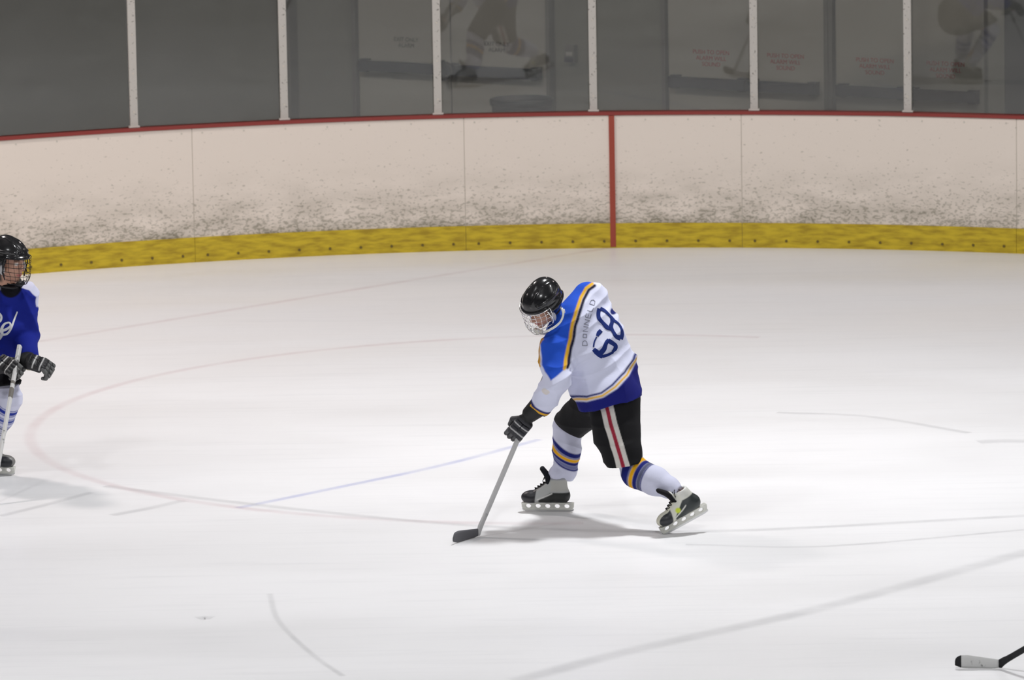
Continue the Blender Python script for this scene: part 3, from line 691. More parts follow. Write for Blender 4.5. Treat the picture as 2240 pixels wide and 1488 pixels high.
def build_skate(parent, O, R, cols, lace, name='skate', tongue_up=.0, yellow=False, holes=5, lean=0.):
    """local axes x toe, y left, z up, z = 0 at the blade's lower edge"""
    Rf = np.array(R); P = lambda *a: np.array(a, float)
    w = lambda x, y, z: O+np.array([x, y, z])@Rf
    prims = [el(P(.112, 0, .088), (.052, .044, .038))+(.02,), ec(P(.10, 0, .088), P(.0, 0, .10), (.044, .036), (.040, .046), P(0, 1, 0))+(.02,),
             ec(P(.0, 0, .10), P(-.095, 0, .098), (.040, .046), (.036, .042), P(0, 1, 0))+(.02,), ec(P(-.075, 0, .10), P(-.062+lean, 0, .205), (.036, .047), (.043, .050), P(0, 1, 0))+(.02,),
             rc(P(.045, 0, .112), P(-.035, 0, .165), .038, .042)+(.02,)]
    qh = cols.get('qh', .122)
    def colf(V):
        x, y, z = V.T; n = len(V)
        lay = [(ss(x-.072+(z-.1)*.15, .003), cols['toe']), (ss((.060-x)*.30+.076-z+.010, .003)*ss(.05-x, .003)*0, cols['quarter'])]
        q = ss(qh-(.55 if qh < .13 else .95)*np.maximum(x+.02, 0)-z, .003)*ss(.055-x, .003)*ss(z-.060, .002)
        lay.append((q, cols['quarter']))
        lay.append((ss(z-qh-.008, .003)*ss(-.02-x, .004), cols['ankle']))
        lay.append((ss(z-.198, .003), cols['collar'])); lay.append((ss(.058-z, .002), cols['sole']))
        lay.append((ss(.024-np.abs(y), .002)*ss(z-(.118-.35*x), .004)*ss(x+.02, .01), cols['eyestay']))
        lay.append((band(z-(.105-.45*x), -.004, .004, .002)*ss(.065-x, .004)*ss(x+.03, .004), cols['stripe']))
        if yellow: lay.append((ss(.016-np.linalg.norm((V-P(.028, -.034, .115))[:, [0, 2]], axis=1), .004), (205, 220, 60)))
        return paint(n, cols['main'], lay)
    sk = empty(name, w(0, 0, 0)-np.array(root_loc(parent))); sk.parent = parent
    local_build('boot', prims, [ec(P(-.058+lean*.8, 0, .185), P(-.056+lean*1.3, 0, .26), (.031, .038), (.034, .042), P(0, 1, 0))], .004, Rf, O, MT['boot'], sk, colf, caps=(lambda g: .05-g[..., 2], lambda g: (g[..., 2]-.212-.25*g[..., 0]*0)), k=.02)
    # tongue, standing up and flaring forward
    tg = [ec(P(-.008+lean*.5, 0, .15), P(-.004+lean+tongue_up*.3, 0, .215), (.032, .020), (.038, .018), P(0, 1, 0))+(.01,), ec(P(-.004+lean+tongue_up*.3, 0, .215), P(.022+lean+tongue_up, 0, .262), (.038, .018), (.036, .014), P(0, 1, 0))+(.01,)]
    local_build('tongue', tg, [], .004, Rf, O, MT['cloth'], sk, lambda V: paint(len(V), cols['tongue'], [(ss(.0+V[:, 0]-(.006+(V[:, 2]-.15)*.25), .003), cols['tonguein'])]))
    # blade holder with openings, blade
    def hold(g):
        x, y, z = g[..., 0], g[..., 1], g[..., 2]
        q = np.maximum(np.abs(x-.004)-(.150-.35*np.maximum(.05-z, 0)*1.0+.012), 0)
        th = .006+.016*np.clip((z-.03)/.03, 0, 1)
        d = np.maximum(np.maximum(np.abs(x-.004)-(.158-.5*np.clip(.03-z, 0, 1)), np.abs(y)-th), np.maximum(.011-z, z-.058)); d = np.maximum(d, np.sqrt(np.maximum(np.abs(x-.004)-.12, 0)**2+np.maximum(.05-z, 0)**2)-.046)
        for i in range(holes):
            cx = -.112+.058*i*(4/(holes-1)); d = np.maximum(d, -(np.sqrt(((x-cx)/1.25)**2+(z-.036)**2)-.0125))
        return d
    local_build('blade_holder', [(hold, P(-.17, -.03, 0), P(.18, .03, .07))], [], .0033, Rf, O, MT['whitepl'], sk)
    g = Geo(); prof = [(-.152, .014), (-.150, .005), (-.13, .0008), (-.05, 0), (.05, 0), (.13, .0012), (.154, .007), (.160, .016)]
    V = [w(x, s*.0015, z) for s in (1, -1) for x, z in prof]+[w(x, s*.0015, .018) for s in (1, -1) for x, z in (prof[0], prof[-1])]
    n = len(prof); g.add(V, [tuple(range(n))+(2*n+1, 2*n), tuple(range(2*n-1, n-1, -1))+(2*n+2, 2*n+3)]+[(i, i+n, i+n+1, i+1) for i in range(n-1)])
    g.build('blade', MT['steel'], sk)
    g = Geo(); T = lambda t, y: w(.075-.105*t+.028*(1-abs(y)/.02)*.5, y, .126+.075*t+.014*(1-abs(y)/.022))
    for i in range(7):
        t = i/6.3; t2 = (i+1)/6.3; g.tube([T(t, -.020), T((t+t2)/2, 0), T(t2, .020)], .0026, 5); g.tube([T(t, .020), T((t+t2)/2, 0), T(t2, -.020)], .0026, 5)
    b = T(1.05, 0); f_ = Rf[0]; l_ = Rf[1]; u_ = Rf[2]
    for s in (1, -1):
        g.tube(spline([b, b+l_*s*.03+f_*.02+u_*.01, b+l_*s*.04+f_*.03-u_*.02, b+l_*s*.015+f_*.02-u_*.03, b], 12), .0026, 5)
        g.tube(spline([b, b+l_*s*.02+f_*.035, b+l_*s*.03+f_*.05-u_*.03], 8), .0022, 5)
    lo = g.build('laces', MT[lace], sk, smooth=True)
    return sk
def build_glove(parent, O, R, wrist, cuffc, cols, curl=1.0, name='glove', spread=0.):
    """local x: towards the thumb side, y: wrist to knuckles, z: back of the hand"""
    Rf = np.array(R); P = lambda *a: np.array(a, float); wl = Rf@(np.array(wrist)-O); cl = Rf@(np.array(cuffc)-O)
    gl = empty(name, O-np.array(root_loc(parent))); gl.parent = parent
    def hcol(V):
        x, y, z = V.T
        pip = band(y, -.032, -.026, .0015)*ss(z-.02, .003)+band(y, .014, .020, .0015)*ss(z-.02, .003)
        return paint(len(V), cols['main'], [(ss(z-.018, .003)*ss(y+.07, .002), cols['back']), (pip, cols['pipe']), (ss(-.028-z, .003), cols['palm'])])
    pr = [bx(P(0, -.02, .032), P(.052, .056, .020), rd=.014)+(.006,), bx(P(0, -.02, .012), P(.048, .05, .022), rd=.014)+(.01,)]
    for yy in (.030,):
        for xx in (-.036, -.012, .012, .036): pr.append(rc(P(xx, yy-.008, .042), P(xx, yy+.010, .036), .0135)+(.002,))
    pr.append(rc(P(0, -.05, .025), wl*.8, .036, .034)+(.02,))
    pr.append(ec(wl, cl, (.050, .044), (.060, .054), P(1, 0, 0))+(.008,))
    local_build('hand_pad', pr, [bx(P(0, -.052, .055), P(.06, .0025, .012), rd=.001), bx(P(0, -.006, .055), P(.06, .0025, .012), rd=.001), bx(P(0, -.02, .055), P(.002, .03, .012), rd=.001)], .0042, Rf, O, MT['leather'], gl, hcol)
    fcol = lambda V: paint(len(V), cols['finger'], [(ss(np.abs(np.sin((V[:, 1]*70+V[:, 2]*45)))*-1+.16, .05), cols['main'])])
    xs = (.040, .0135, -.0135, -.040); ln = (.9, 1., .97, .82)
    for i, (x, l_) in enumerate(zip(xs, ln)):
        x2 = x*(1+spread); a = P(x, .034, .034)
        b = P(x2, .034+.052*l_, .030-.036*curl); c = P(x2, b[1]-.012*curl*1.6+.03*(1-curl), b[2]-.030*l_-.004); d = P(x2, c[1]-.030*curl+.012*(1-curl), c[2]-.010*curl*.6-.014*(1-curl))
        local_build('finger', [rc(a, b, .0145, .0150)+(.003,), rc(b, c, .0145, .0135)+(.0015,), rc(c, d, .0135, .0115)+(.0015,)], [], .0036, Rf, O, MT['leather'], gl, fcol)
    th = [rc(P(.040, -.045, .012), P(.064, -.012, -.006), .0185, .0175)+(.006,), rc(P(.064, -.012, -.006), P(.056, .030, -.026), .0170, .0145)+(.003,)]
    local_build('thumb', th, [], .0036, Rf, O, MT['leather'], gl, fcol)
    return gl
def tube_cloth(name, prims, parent, colf, v=.006, folds=(), amp=1., seed=1, k=.02, caps=(), mat='cloth', cuts=(), it=2):
    fd = field_for([p[:3] for p in prims], v, .03)
    for p in prims: fd.u(p[:3], p[3] if len(p) > 3 else k)
    for c in cuts: fd.cut(c, .012)
    for c in caps: fd.cap(c)
    V, F = fd.mesh(); V = smooth_mesh(V, F, it)
    col = colf(V)
    if folds: V = wrinkle(V, F, amp, folds, seed)
    return make(name, V, F, MT[mat], parent, col), V, F
def below(p, n): p = np.asarray(p, float); n = nrm(n); return lambda g: (g-p)@n        # keeps the side away from n
def build_stick(name, heel, grip, total, bladedir, cols, label, blade_len=.30, taped='blacktape', bh=.07, lift=.0, over=0.):
    """shaft from heel towards grip; blade lies along bladedir on the ice"""
    heel = np.array(heel, float); s = nrm(np.array(grip)-heel); bd = nrm(bladedir); t = empty(name, (heel[0], heel[1], 0)); tag(t, label, 'hockey stick')
    up = np.array([0, 0, 1.]); perp = nrm(np.cross(up, bd)); base_ = np.array([heel[0], heel[1], 0.]); a = base_+up*.030
    s = nrm(np.array(grip)-a); fr = nrm(np.cross(s, perp)); fr = fr if fr@(up+bd) > 0 else -fr; side = nrm(np.cross(s, fr)); side = side if side@perp > 0 else -side
    UV = ((-1, .6), (-.6, 1), (.6, 1), (1, .6), (1, -.6), (.6, -1), (-.6, -1), (-1, -.6))
    S = lambda c, hv, tv: [c+hv*u+tv*v for u, v in UV]
    SH = lambda d, w=.0155, th=.0105: S(a+s*d, fr*w, side*th)
    g = Geo(); g.loops([SH(d) for d in (.12, .3, .7, total)]); g.build('shaft', cols['shaft'], t)
    for d0, d1 in cols.get('bands', ()): g = Geo(); g.loops([SH(d0, .0162, .0112), SH(d1, .0162, .0112)]); g.build('shaft_band', cols['band'], t)
    g = Geo(); g.loops([SH(total-.11, .0175, .0125), SH(total+.004, .0175, .0125)]); g.build('butt_tape', cols['tape'], t)
    def BS(q):
        zb = .0025+.006*max(0, .15-q)/.15+.012*max(0, q-.72)**1.6/.13; zt = (.050+(bh-.050)*min(q/.7, 1)**1.2) if q < .84 else None
        if zt is None: r_ = (q-.84)/.16; zt = bh-(bh-.042)*(1-math.sqrt(max(1-r_*r_, 0))); zb = zb+.005*r_*r_
        c = base_+bd*q*blade_len+perp*.030*q**2.2+up*(zb+zt)/2
        return S(c+up*lift*q, up*(zt-zb)/2, perp*(.0065-.0028*q))
    k1 = .0; k2 = .86 if cols.get('toe') else 1.
    g = Geo(); g.loops([BS(.02), S(a-bd*.006, nrm(up*2+fr)*.0235, nrm(perp*2+side)*.007), S(a+s*.035, nrm(up+fr*2)*.0195, side*.0075), S(a+s*.07, fr*.0165, side*.0085), SH(.125)]); g.build('throat', cols['throat'], t, smooth=True)
    g = Geo(); g.loops([BS(q) for q in np.linspace(.02, k2, 18)]); g.build('blade', cols['blade'], t, smooth=True)
    if cols.get('toe'): g = Geo(); g.loops([BS(q) for q in np.linspace(k2, 1, 12)]); g.build('toe_tape', cols['toe'], t, smooth=True)
    return t

# ------------------------------------------------------------------ shooting player, number 68
Y0 = 34.25
def A(px, py, dy): return at(px, py, Y0+dy)
footR = hitz(1248, 1121); 
base = at(1330, 1150, Y0); base[2] = 0
person = empty('person', base); tag(person, 'hockey player in white, blue and gold jersey number 68, bent low after a shot', 'person', 'hockey players')
J = dict(pelvis=A(1342, 868, .02), waist=A(1322, 812, .0), chest=A(1285, 748, .02), neck=A(1236, 693, .0),
         shL=A(1222, 768, -.10), shR=A(1285, 655, .14), elL=A(1212, 848, -.24), elR=A(1292, 720, .33), wrL=A(1172, 893, -.14), wrR=A(1240, 775, .26),
         handL=A(1140, 930, -.10), handR=A(1212, 775, .13), hipL=A(1352, 885, -.05), hipR=A(1316, 880, .13), knL=A(1384, 1022, -.20), knR=A(1246, 925, .40),
         anL=A(1474, 1094, -.36), anR=A(1233, 1060, .42), toeL=A(1462, 1135, -.42), toeR=A(1180, 1092, .46))
HF = nrm([-.60, -.50, -.52]); HL0 = nrm(np.cross([.10, -.12, 1], HF)); HU = np.cross(HF, HL0); HR = np.array([HF, HL0, HU])
Hd = A(1187, 668, -.07)
SKF = {}
fwd = nrm([-1, .16, .0]); Rs = frame(fwd, np.cross([0, 0, 1], fwd)); SKF['R'] = (hitz(1200, 1120.5)+np.array([0, 0, .002]), Rs)
fwd = nrm([-.86, -.30, -.40]); upv = nrm([-.42, -.20, .88]); Rs = frame(fwd, np.cross(upv, fwd)); SKF['L'] = (hitz(1462, 1169)-np.array([.125, 0, 0.0])@Rs+np.array([0, 0, .004]), Rs)
def feet(Jd, S):
    for k, (o_, r_) in S.items():
        Jd['an'+k] = o_+np.array([-.050+(.012 if (k == 'L' and S is SKF) else 0), 0, .165])@r_; Jd['toe'+k] = o_+np.array([.075, 0, .088])@r_; Jd['top'+k] = o_+np.array([-.056+(.03 if (k == 'L' and S is SKF) else 0), 0, .235])@r_
feet(J, SKF)
hO = A(1137, 936, -.10); J['handL'] = A(1146, 925, -.115); J['handR'] = A(1222, 782, .18)
build_body(person, J, Hd, HR)
hel = build_helmet(person, Hd, HR, MT['chrome'], 'white')
g = Geo(); g.tube(spline([A(1229, 674, -.185), A(1232, 688, -.20), A(1226, 704, -.21), A(1210, 718, -.20), A(1190, 727, -.17)], 20), .0065, 6); g.build('cage_strap', MT['white'], hel, smooth=True)
WHT = (214, 217, 238); BLU = (34, 82, 198); NAV = (24, 34, 104); YEL = (222, 172, 44); HEM = (24, 28, 112)
sh = J['shL']-J['shR']
LE = A(1172, 893, -.14)
jprims = [ec(A(1334, 868, .0), A(1322, 806, .0), (.195, .185), (.190, .155), sh)+(.03,), ec(A(1340, 905, -.05), A(1334, 868, -.04), (.190, .205), (.195, .205), [.95, 0, .3])+(.03,), ec(A(1322, 806, 0), A(1292, 752, .02), (.185, .150), (.205, .150), sh)+(.03,),
          ec(A(1292, 752, .02), A(1262, 706, .02), (.205, .150), (.185, .125), sh)+(.04,), rc(A(1238, 720, -.02), A(1268, 690, .05), .10, .11)+(.05,),
          rc(A(1292, 662, .12), A(1262, 700, .0), .105, .12)+(.04,), rc(A(1284, 646, .12), A(1272, 668, .10), .085, .09)+(.04,), rc(A(1222, 765, -.09), A(1240, 735, -.02), .105, .115)+(.04,),
          rc(A(1217, 772, -.12), A(1222, 835, -.22), .100, .083)+(.03,), rc(A(1221, 832, -.22), A(1184, 888, -.15), .083, .075)+(.02,), rc(A(1206, 772, -.10), A(1206, 800, -.14), .085, .08)+(.03,),
          rc(A(1295, 660, .14), A(1298, 716, .33), .105, .09)+(.03,), rc(A(1298, 716, .33), A(1254, 765, .27), .092, .072)+(.02,),
          rc(A(1240, 700, .0), A(1226, 690, .0), .07, .062)+(.02,), rc(A(1318, 712, .05), A(1334, 745, .03), .10, .105)+(.05,),
          rc(A(1262, 842, -.02), A(1330, 846, -.04), .07, .12)+(.04,), rc(A(1362, 790, .03), A(1368, 830, .02), .085, .095)+(.03,), rc(A(1326, 700, .06), A(1318, 680, .12), .06)+(.03,)]
axis = nrm(A(1262, 706, .02)-A(1352, 862, .02))
hem_n = nrm([.20, -.08, -.97])
hemp = A(1325, 890, -.17)
def sleeve_end(g): 
    d = (g-A(1176, 901, -.145))@nrm(A(1165, 915, -.12)-A(1205, 860, -.20)); near = np.linalg.norm(g-A(1176, 901, -.145), axis=-1) < .16
    return np.where(near, d, -1)
def jcol(V):
    Q = topx(V); nearside = ss(.10-(V[:, 1]-Y0-.0), .05)
    yoke = [(1290, 600), (1298, 618), (1281, 634), (1270, 655), (1263, 680), (1256, 705), (1252, 735), (1247, 770), (1238, 805), (1222, 818), (1204, 833), (1190, 812), (1182, 790), (1179, 765), (1181, 748), (1190, 735), (1150, 735), (1150, 600)]
    rl = [(1296, 619), (1282, 629), (1271, 648), (1261, 680), (1252, 710), (1247, 745), (1242, 775), (1236, 805)]
    rn = [(1301, 624), (1288, 633), (1277, 654), (1267, 686), (1259, 712), (1254, 745), (1248, 775), (1243, 803)]
    ll = [(1186, 742), (1175, 752), (1172, 775), (1178, 800)]
    fx = 1/362.
    lay = [(ss(poly_sd(Q, yoke)*fx, .005), BLU), (ss(.010-line_sd(Q, rn)*fx, .0048), (20, 22, 52)), (ss(.010-line_sd(Q, rl)*fx, .0048), YEL), (ss(.011-line_sd(Q, ll)*fx, .0048), (190, 140, 40))]
    hl = [(1396, 760), (1386, 786), (1366, 815), (1340, 842), (1315, 860), (1285, 868), (1246, 866)]
    hy = [(1400, 766), (1391, 790), (1372, 820), (1345, 848), (1318, 866), (1285, 874), (1246, 872)]
    hp = [(1404, 766), (1395, 792), (1376, 822), (1349, 852), (1320, 870), (1285, 879), (1240, 877), (1240, 940), (1440, 940), (1440, 750)]
    lay += [(ss(.006-line_sd(Q, hl)*fx, .0048), NAV), (ss(poly_sd(Q, hp)*fx, .0048), HEM), (ss(.0065-line_sd(Q, hy)*fx, .0048), YEL)]
    # sleeve cuff stripes measured along the forearm
    a = A(1205, 860, -.20); b = A(1176, 901, -.145); t = (V-b)@nrm(b-a); nr = ss(.13-np.linalg.norm(V-b, axis=1), .01)
    lay += [(nr*band(t, -.050, .03), NAV), (nr*band(t, -.034, -.016), YEL), (nr*ss(t+.016, .003), (22, 24, 60))]
    lay += [(ss(.020-np.linalg.norm(Q-[1343, 680], axis=1)*fx, .004)*1., NAV)]
    lay += [(ss(.016-np.abs(np.linalg.norm(Q-[1194, 857], axis=1)*fx-.012)*1.6, .003)*.35*ss(Q[:, 0]-1180, 4), (214, 190, 120))]
    return paint(len(V), WHT, lay)
jer, JV, JF = tube_cloth('jersey', jprims, person, jcol, v=.0046, caps=(lambda g: np.where((g[..., 0] < A(1240, 850, 0)[0]) & (g[..., 1] < Y0+.02), -1, (g-hemp)@hem_n), sleeve_end), k=.03,
    folds=[(nrm([.5, .3, -1]), .19, .010), (nrm([.2, .2, -1]), .12, .006), (nrm([1, .2, .5]), .21, .006)], amp=1., seed=4, it=4,
    cuts=[rc(A(1250, 812, -.22), A(1392, 762, -.16), .012, .016), rc(A(1255, 838, -.22), A(1330, 810, -.22), .010)])
jer['label'] = 'white jersey with blue shoulders and gold and navy stripes'
# twill number and name sewn on the back: strokes dropped onto the cloth surface
bvh = BVHTree.FromPolygons([Vector(v) for v in JV], [tuple(int(i) for i in f) for f in JF])
BV = BVHTree.FromPolygons([Vector(jer.location)+Vector(root_loc(person))+v.co for v in jer.data.vertices], [tuple(p.vertices) for p in jer.data.polygons])
def sewn(strokes, name, mat, parent, tree, lift=.004):
    g = Geo()
    for pts, wd in strokes:
        P = spline(pts, max(8, len(pts)*7)) if len(pts) > 2 else np.linspace(pts[0], pts[1], 10)
        T = np.gradient(P, axis=0); T /= np.linalg.norm(T, axis=1)[:, None]+1e-9; Nn = np.stack([-T[:, 1], T[:, 0]], 1)
        wds = np.interp(np.linspace(0, 1, len(P)), np.linspace(0, 1, len(np.atleast_1d(wd))), np.atleast_1d(wd)) if np.ndim(wd) else np.full(len(P), wd)
        rows = []; ok = True
        for p, nn_, w_ in zip(P, Nn, wds):
            r = []
            for u in (-1, -.9, -.5, 0, .5, .9, 1):
                q = p+nn_*w_/2*u; d = Vector(ray(*q)).normalized(); hit = tree.ray_cast(Vector(CP)+d*25, d)
                if hit[0] is None: r = None; break
                r.append(hit[0]-d*(lift if abs(u) < .95 else -.001))
            if r is not None: rows.append(r)
            else:
                if len(rows) > 1: g.loops_open(rows)
                rows = []
        if len(rows) > 1: g.loops_open(rows)
    return g.build(name, mat, parent, smooth=True)
def loops_open(s, L):
    n = len(L[0]); V = [tuple(p) for l in L for p in l]; F = []
    for i in range(len(L)-1):
        for k in range(n-1): F.append((i*n+k, i*n+k+1, (i+1)*n+k+1, (i+1)*n+k))
    return s.add(V, F)
Geo.loops_open = loops_open
z = lambda X, Y: (1250+X/8.27, 620+Y/8.27)
eight = [([z(*p) for p in ((520, 455), (600, 495), (700, 590), (765, 665))], [9, 7, 6, 7]), ([z(*p) for p in ((505, 455), (488, 540), (500, 630), (570, 715), (650, 800), (715, 820))], [9, 9, 9, 8, 10, 9]),
         ([z(*p) for p in ((720, 600), (735, 700), (715, 790), (760, 880), (810, 960), (890, 990))], [6, 8, 10, 7, 9, 13]), ([z(*p) for p in ((760, 665), (850, 730), (905, 820), (920, 920), (890, 1010))], [7, 5, 5, 8, 11])]
six = [([z(*p) for p in ((540, 850), (495, 900), (465, 955))], [9, 10, 6]), ([z(*p) for p in ((455, 970), (415, 1060), (400, 1150))], [3, 3, 4]),
       ([z(*p) for p in ((400, 1190), (450, 1240), (520, 1300), (560, 1345))], [9, 12, 12, 7]), ([z(*p) for p in ((520, 1270), (590, 1190), (630, 1080), (680, 1020))], [12, 11, 9, 9]),
       ([z(*p) for p in ((660, 1030), (740, 1080), (800, 1130), (790, 1190), (740, 1240))], [10, 10, 9, 9, 5]), ([z(*p) for p in ((560, 1325), (660, 1295), (760, 1245))], [7, 6, 5])]
o = sewn(eight, 'jersey_number', MT['navy'], jer, BV); o['label'] = 'navy digit 8'
o = sewn(six, 'jersey_number', MT['navy'], jer, BV); o['label'] = 'navy digit 6'
# name letters: built in a small alphabet of strokes, baseline runs up the back
GL = {'D': [[(0, 0), (0, 1), (.45, .9), (.6, .5), (.45, .1), (0, 0)]], 'O': [[(.1, .15), (.1, .85), (.5, .85), (.5, .15), (.1, .15)]], 'N': [[(0, 0), (0, 1)], [(0, 1), (.55, 0)], [(.55, 0), (.55, 1)]],
      'E': [[(.5, 0), (0, 0)], [(0, 0), (0, 1)], [(0, 1), (.5, 1)], [(0, .5), (.4, .5)]], 'L': [[(0, 1), (0, 0)], [(0, 0), (.5, 0)]], 'Y': [[(0, 1), (.28, .5)], [(.56, 1), (.28, .5)], [(.28, .5), (.28, 0)]]}
path = spline([(1284, 760), (1284, 735), (1287, 712), (1292, 690), (1299, 668), (1306, 648)], 60); strokes = []
word = 'DONNELO'; word = 'DONNELO'
seg = np.linspace(2, 56, len(word)+1)
for i, ch in enumerate('DONNELD'):
    for st in GL[ch]:
        pp = []
        for (x, y) in st:
            q = seg[i]+x/.6*(seg[1]-seg[0])*.72; k = int(q); p = path[k]+(path[min(k+1, 59)]-path[k])*(q-k); t = path[min(k+1, 59)]-path[k]; t /= np.linalg.norm(t)
            pp.append(p+np.array([t[1], -t[0]])*(y*11-1))
        if len(pp) > 2:
            for a_, b_ in zip(pp[:-1], pp[1:]): strokes.append(([a_, b_], 1.7))
        else: strokes.append((pp, 1.7))
sewn(strokes, 'jersey_name', MT['lettergrey'], jer, BV, .003)
# pants
PB = (24, 24, 26)
def pcol(V):
    t = nrm(J['knL']-J['hipL']); a = J['hipL']; Q = topx(V)
    cx = np.interp(Q[:, 1], [885, 925, 975, 1030], [1326, 1335, 1350, 1366]); d = (Q[:, 0]-cx)/362*.97
    near = ss(.03-(V[:, 1]-Y0), .02)
    return paint(len(V), PB, [(near*ss(.040-np.abs(d), .002), (206, 202, 196)), (near*ss(.0115-np.abs(d), .002), (150, 40, 58))])
hemL = nrm(A(1372, 1020, -.2)-A(1352, 930, -.12)+np.array([-.02, 0, -.0])); 
pants = [rc(A(1335, 850, 0), A(1340, 885, .0), .14, .14)+(.03,), ec(A(1342, 880, -.05), A(1349, 950, -.13), (.156, .155), (.138, .140), [1, 0, 0])+(.03,), ec(A(1349, 948, -.13), A(1361, 990, -.165), (.138, .140), (.117, .134), [1, 0, 0])+(.02,), ec(A(1361, 990, -.165), A(1374, 1042, -.20), (.117, .134), (.092, .128), [1, 0, 0])+(.02,),
         rc(A(1318, 872, .12), A(1262, 915, .33), .135, .108)+(.04,), rc(A(1264, 912, .33), A(1243, 934, .42), .105, .10)+(.02,), rc(A(1355, 850, .0), A(1350, 878, .0), .12)+(.03,)]
def pants_cap(g):
    dl = (g-A(1374, 1017, -.2))@nrm(np.array([.15, -.1, -1])); nl = (g[..., 2] < A(0, 960, -.2)[2])
    kr = A(1250, 938, .42); dr = (g-kr)@nrm(A(1236, 962, .42)-A(1258, 925, .40)+np.array([-.0, 0, 0])); nr_ = np.linalg.norm(g-kr, axis=-1) < .2
    return np.maximum(np.where(nl, dl, -1), np.where(nr_ & (g[..., 1] > Y0+.15), dr, -1))
po, _, _ = tube_cloth('pants', pants, person, pcol, v=.005, caps=(pants_cap,), folds=[([.2, .3, -1], .14, .008), ([1, .2, -.3], .12, .006)], amp=.45, seed=9)
po['label'] = 'black hockey pants with a white and red side stripe'
# socks over shin pads
SN = (26, 34, 112); SL = (112, 118, 160); SY = (226, 168, 22); SW = (208, 210, 230)
def sockcol(a, b, bands, tilt=np.zeros(3)):
    ax = nrm(b-a)
    def f(V):
        t = (V-a)@nrm(ax+tilt); return paint(len(V), SW, [(band(t, x0, x1, .004), c) for x0, x1, c in bands])
    return f
a = A(1241, 930, .40); b = J['topR']*.45+J['anR']*.55
tube_cloth('sock', [ec(a, A(1240, 985, .39), (.088, .086), (.084, .084), [1, 0, 0])+(.02,), ec(A(1240, 985, .39), A(1237, 1030, .42), (.084, .084), (.068, .068), [1, 0, 0])+(.02,), rc(A(1237, 1030, .42), J['topR'], .066, .048)+(.02,), rc(J['topR'], b, .046, .036)+(.02,)], person,
    sockcol(a, b, [(.085, .112, SN), (.112, .122, SL), (.122, .145, SY), (.145, .166, SN), (.166, .186, SL), (.186, .198, SN)], np.array([-.35, .45, 0])), v=.005, folds=[([.3, 0, 1], .07, .002)], seed=3, caps=(below(b, b-a),))
a = A(1376, 1005, -.18); k_ = A(1392, 1035, -.20); b = J['topL']*.45+J['anL']*.55
tube_cloth('sock', [rc(a, k_, .075, .084)+(.02,), ec(k_, A(1434, 1053, -.27), (.090, .088), (.085, .083), [.6, 0, .8])+(.02,), rc(A(1434, 1053, -.27), b*.6+A(1434, 1053, -.27)*.4, .083, .064)+(.02,), rc(b*.6+A(1434, 1053, -.27)*.4, b, .060, .036)+(.02,)], person,
    sockcol(k_, b, [(-.058, .004, SN), (-.005, .005, SL), (.006, .032, SY), (.032, .060, SN), (.060, .084, (88, 92, 118)), (.084, .092, SN)], np.array([0, .0, .0])), v=.005, folds=[([1, 0, -.6], .08, .002)], seed=5, caps=(below(b, b-k_),))
# skates
cR = dict(eyestay=(30, 31, 36), main=(176, 178, 176), toe=(34, 34, 38), quarter=(30, 32, 30), ankle=(178, 178, 172), collar=(150, 152, 160), sole=(190, 190, 188), tongue=(26, 28, 34), tonguein=(14, 16, 14), stripe=(214, 214, 210))
heelR = hitz(1200, 1120.5); fwd = nrm([-1, .16, .0]); R_ = frame(fwd, np.cross([0, 0, 1], fwd)); 
s1 = build_skate(person, *SKF['R'], cR, 'laceb', tongue_up=.012); s1['label'] = 'black and silver skate flat on the ice, toe pointing left'
cL = dict(qh=.158, eyestay=(216, 214, 196), main=(216, 216, 204), toe=(44, 46, 50), quarter=(46, 52, 52), ankle=(214, 214, 206), collar=(222, 222, 216), sole=(206, 208, 204), tongue=(222, 222, 214), tonguein=(24, 24, 26), stripe=(222, 222, 214))
toeC = hitz(1462, 1169); fwd = nrm([-.86, -.30, -.34]); upv = nrm([-.30, -.16, .94]); R_ = frame(fwd, np.cross(upv, fwd))
Olf = toeC-np.array([.125, 0, 0.0])@R_; s2 = build_skate(person, *SKF['L'], cL, 'laceb', tongue_up=.025, yellow=True, lean=.028); s2['label'] = 'white and black skate pushing off on its toe, heel raised'
# gloves and stick
gc = dict(main=(26, 26, 28), back=(44, 44, 50), pipe=(190, 190, 190), palm=(120, 118, 112), finger=(62, 62, 66))
hO = A(1137, 936, -.10); yv = nrm(A(1118, 962, -.08)-A(1176, 893, -.14)); zv = nrm([.05, -1, .15]); xv = nrm(np.cross(yv, zv)); xv = -xv if xv[0] > 0 else xv; zv = np.cross(xv, yv); 
if zv[1] > 0: zv = -zv
Rg = np.array([xv, yv, zv]); build_glove(person, hO, Rg, A(1160, 906, -.14), A(1176, 892, -.15), gc)
hR = A(1211, 776, .12); yv = nrm(hR-J['wrR']); zv = nrm(np.cross(yv, [-.4, -.3, -.8])); xv = np.cross(yv, zv)
build_glove(person, hR, np.array([xv, yv, zv]), J['wrR'], J['wrR']-yv*.06, gc)
MT['shaftw'] = plain('pale_grey_shaft', (196, 196, 196), .4); MT['blkblade'] = plain('dark_taped_blade', (96, 96, 100), .8, bump=.5, bscale=300)
MT['whitetape'] = plain('white_tape', (205, 205, 203), .85, bump=.3, bscale=200)
_n, _l = MT['whitetape'].node_tree.nodes, MT['whitetape'].node_tree.links; _t = _n.new('ShaderNodeTexNoise'); _t.inputs['Scale'].default_value = 26; _t.inputs['Detail'].default_value = 3; _c = _n.new('ShaderNodeTexCoord'); _l.new(_c.outputs['Object'], _t.inputs['Vector'])
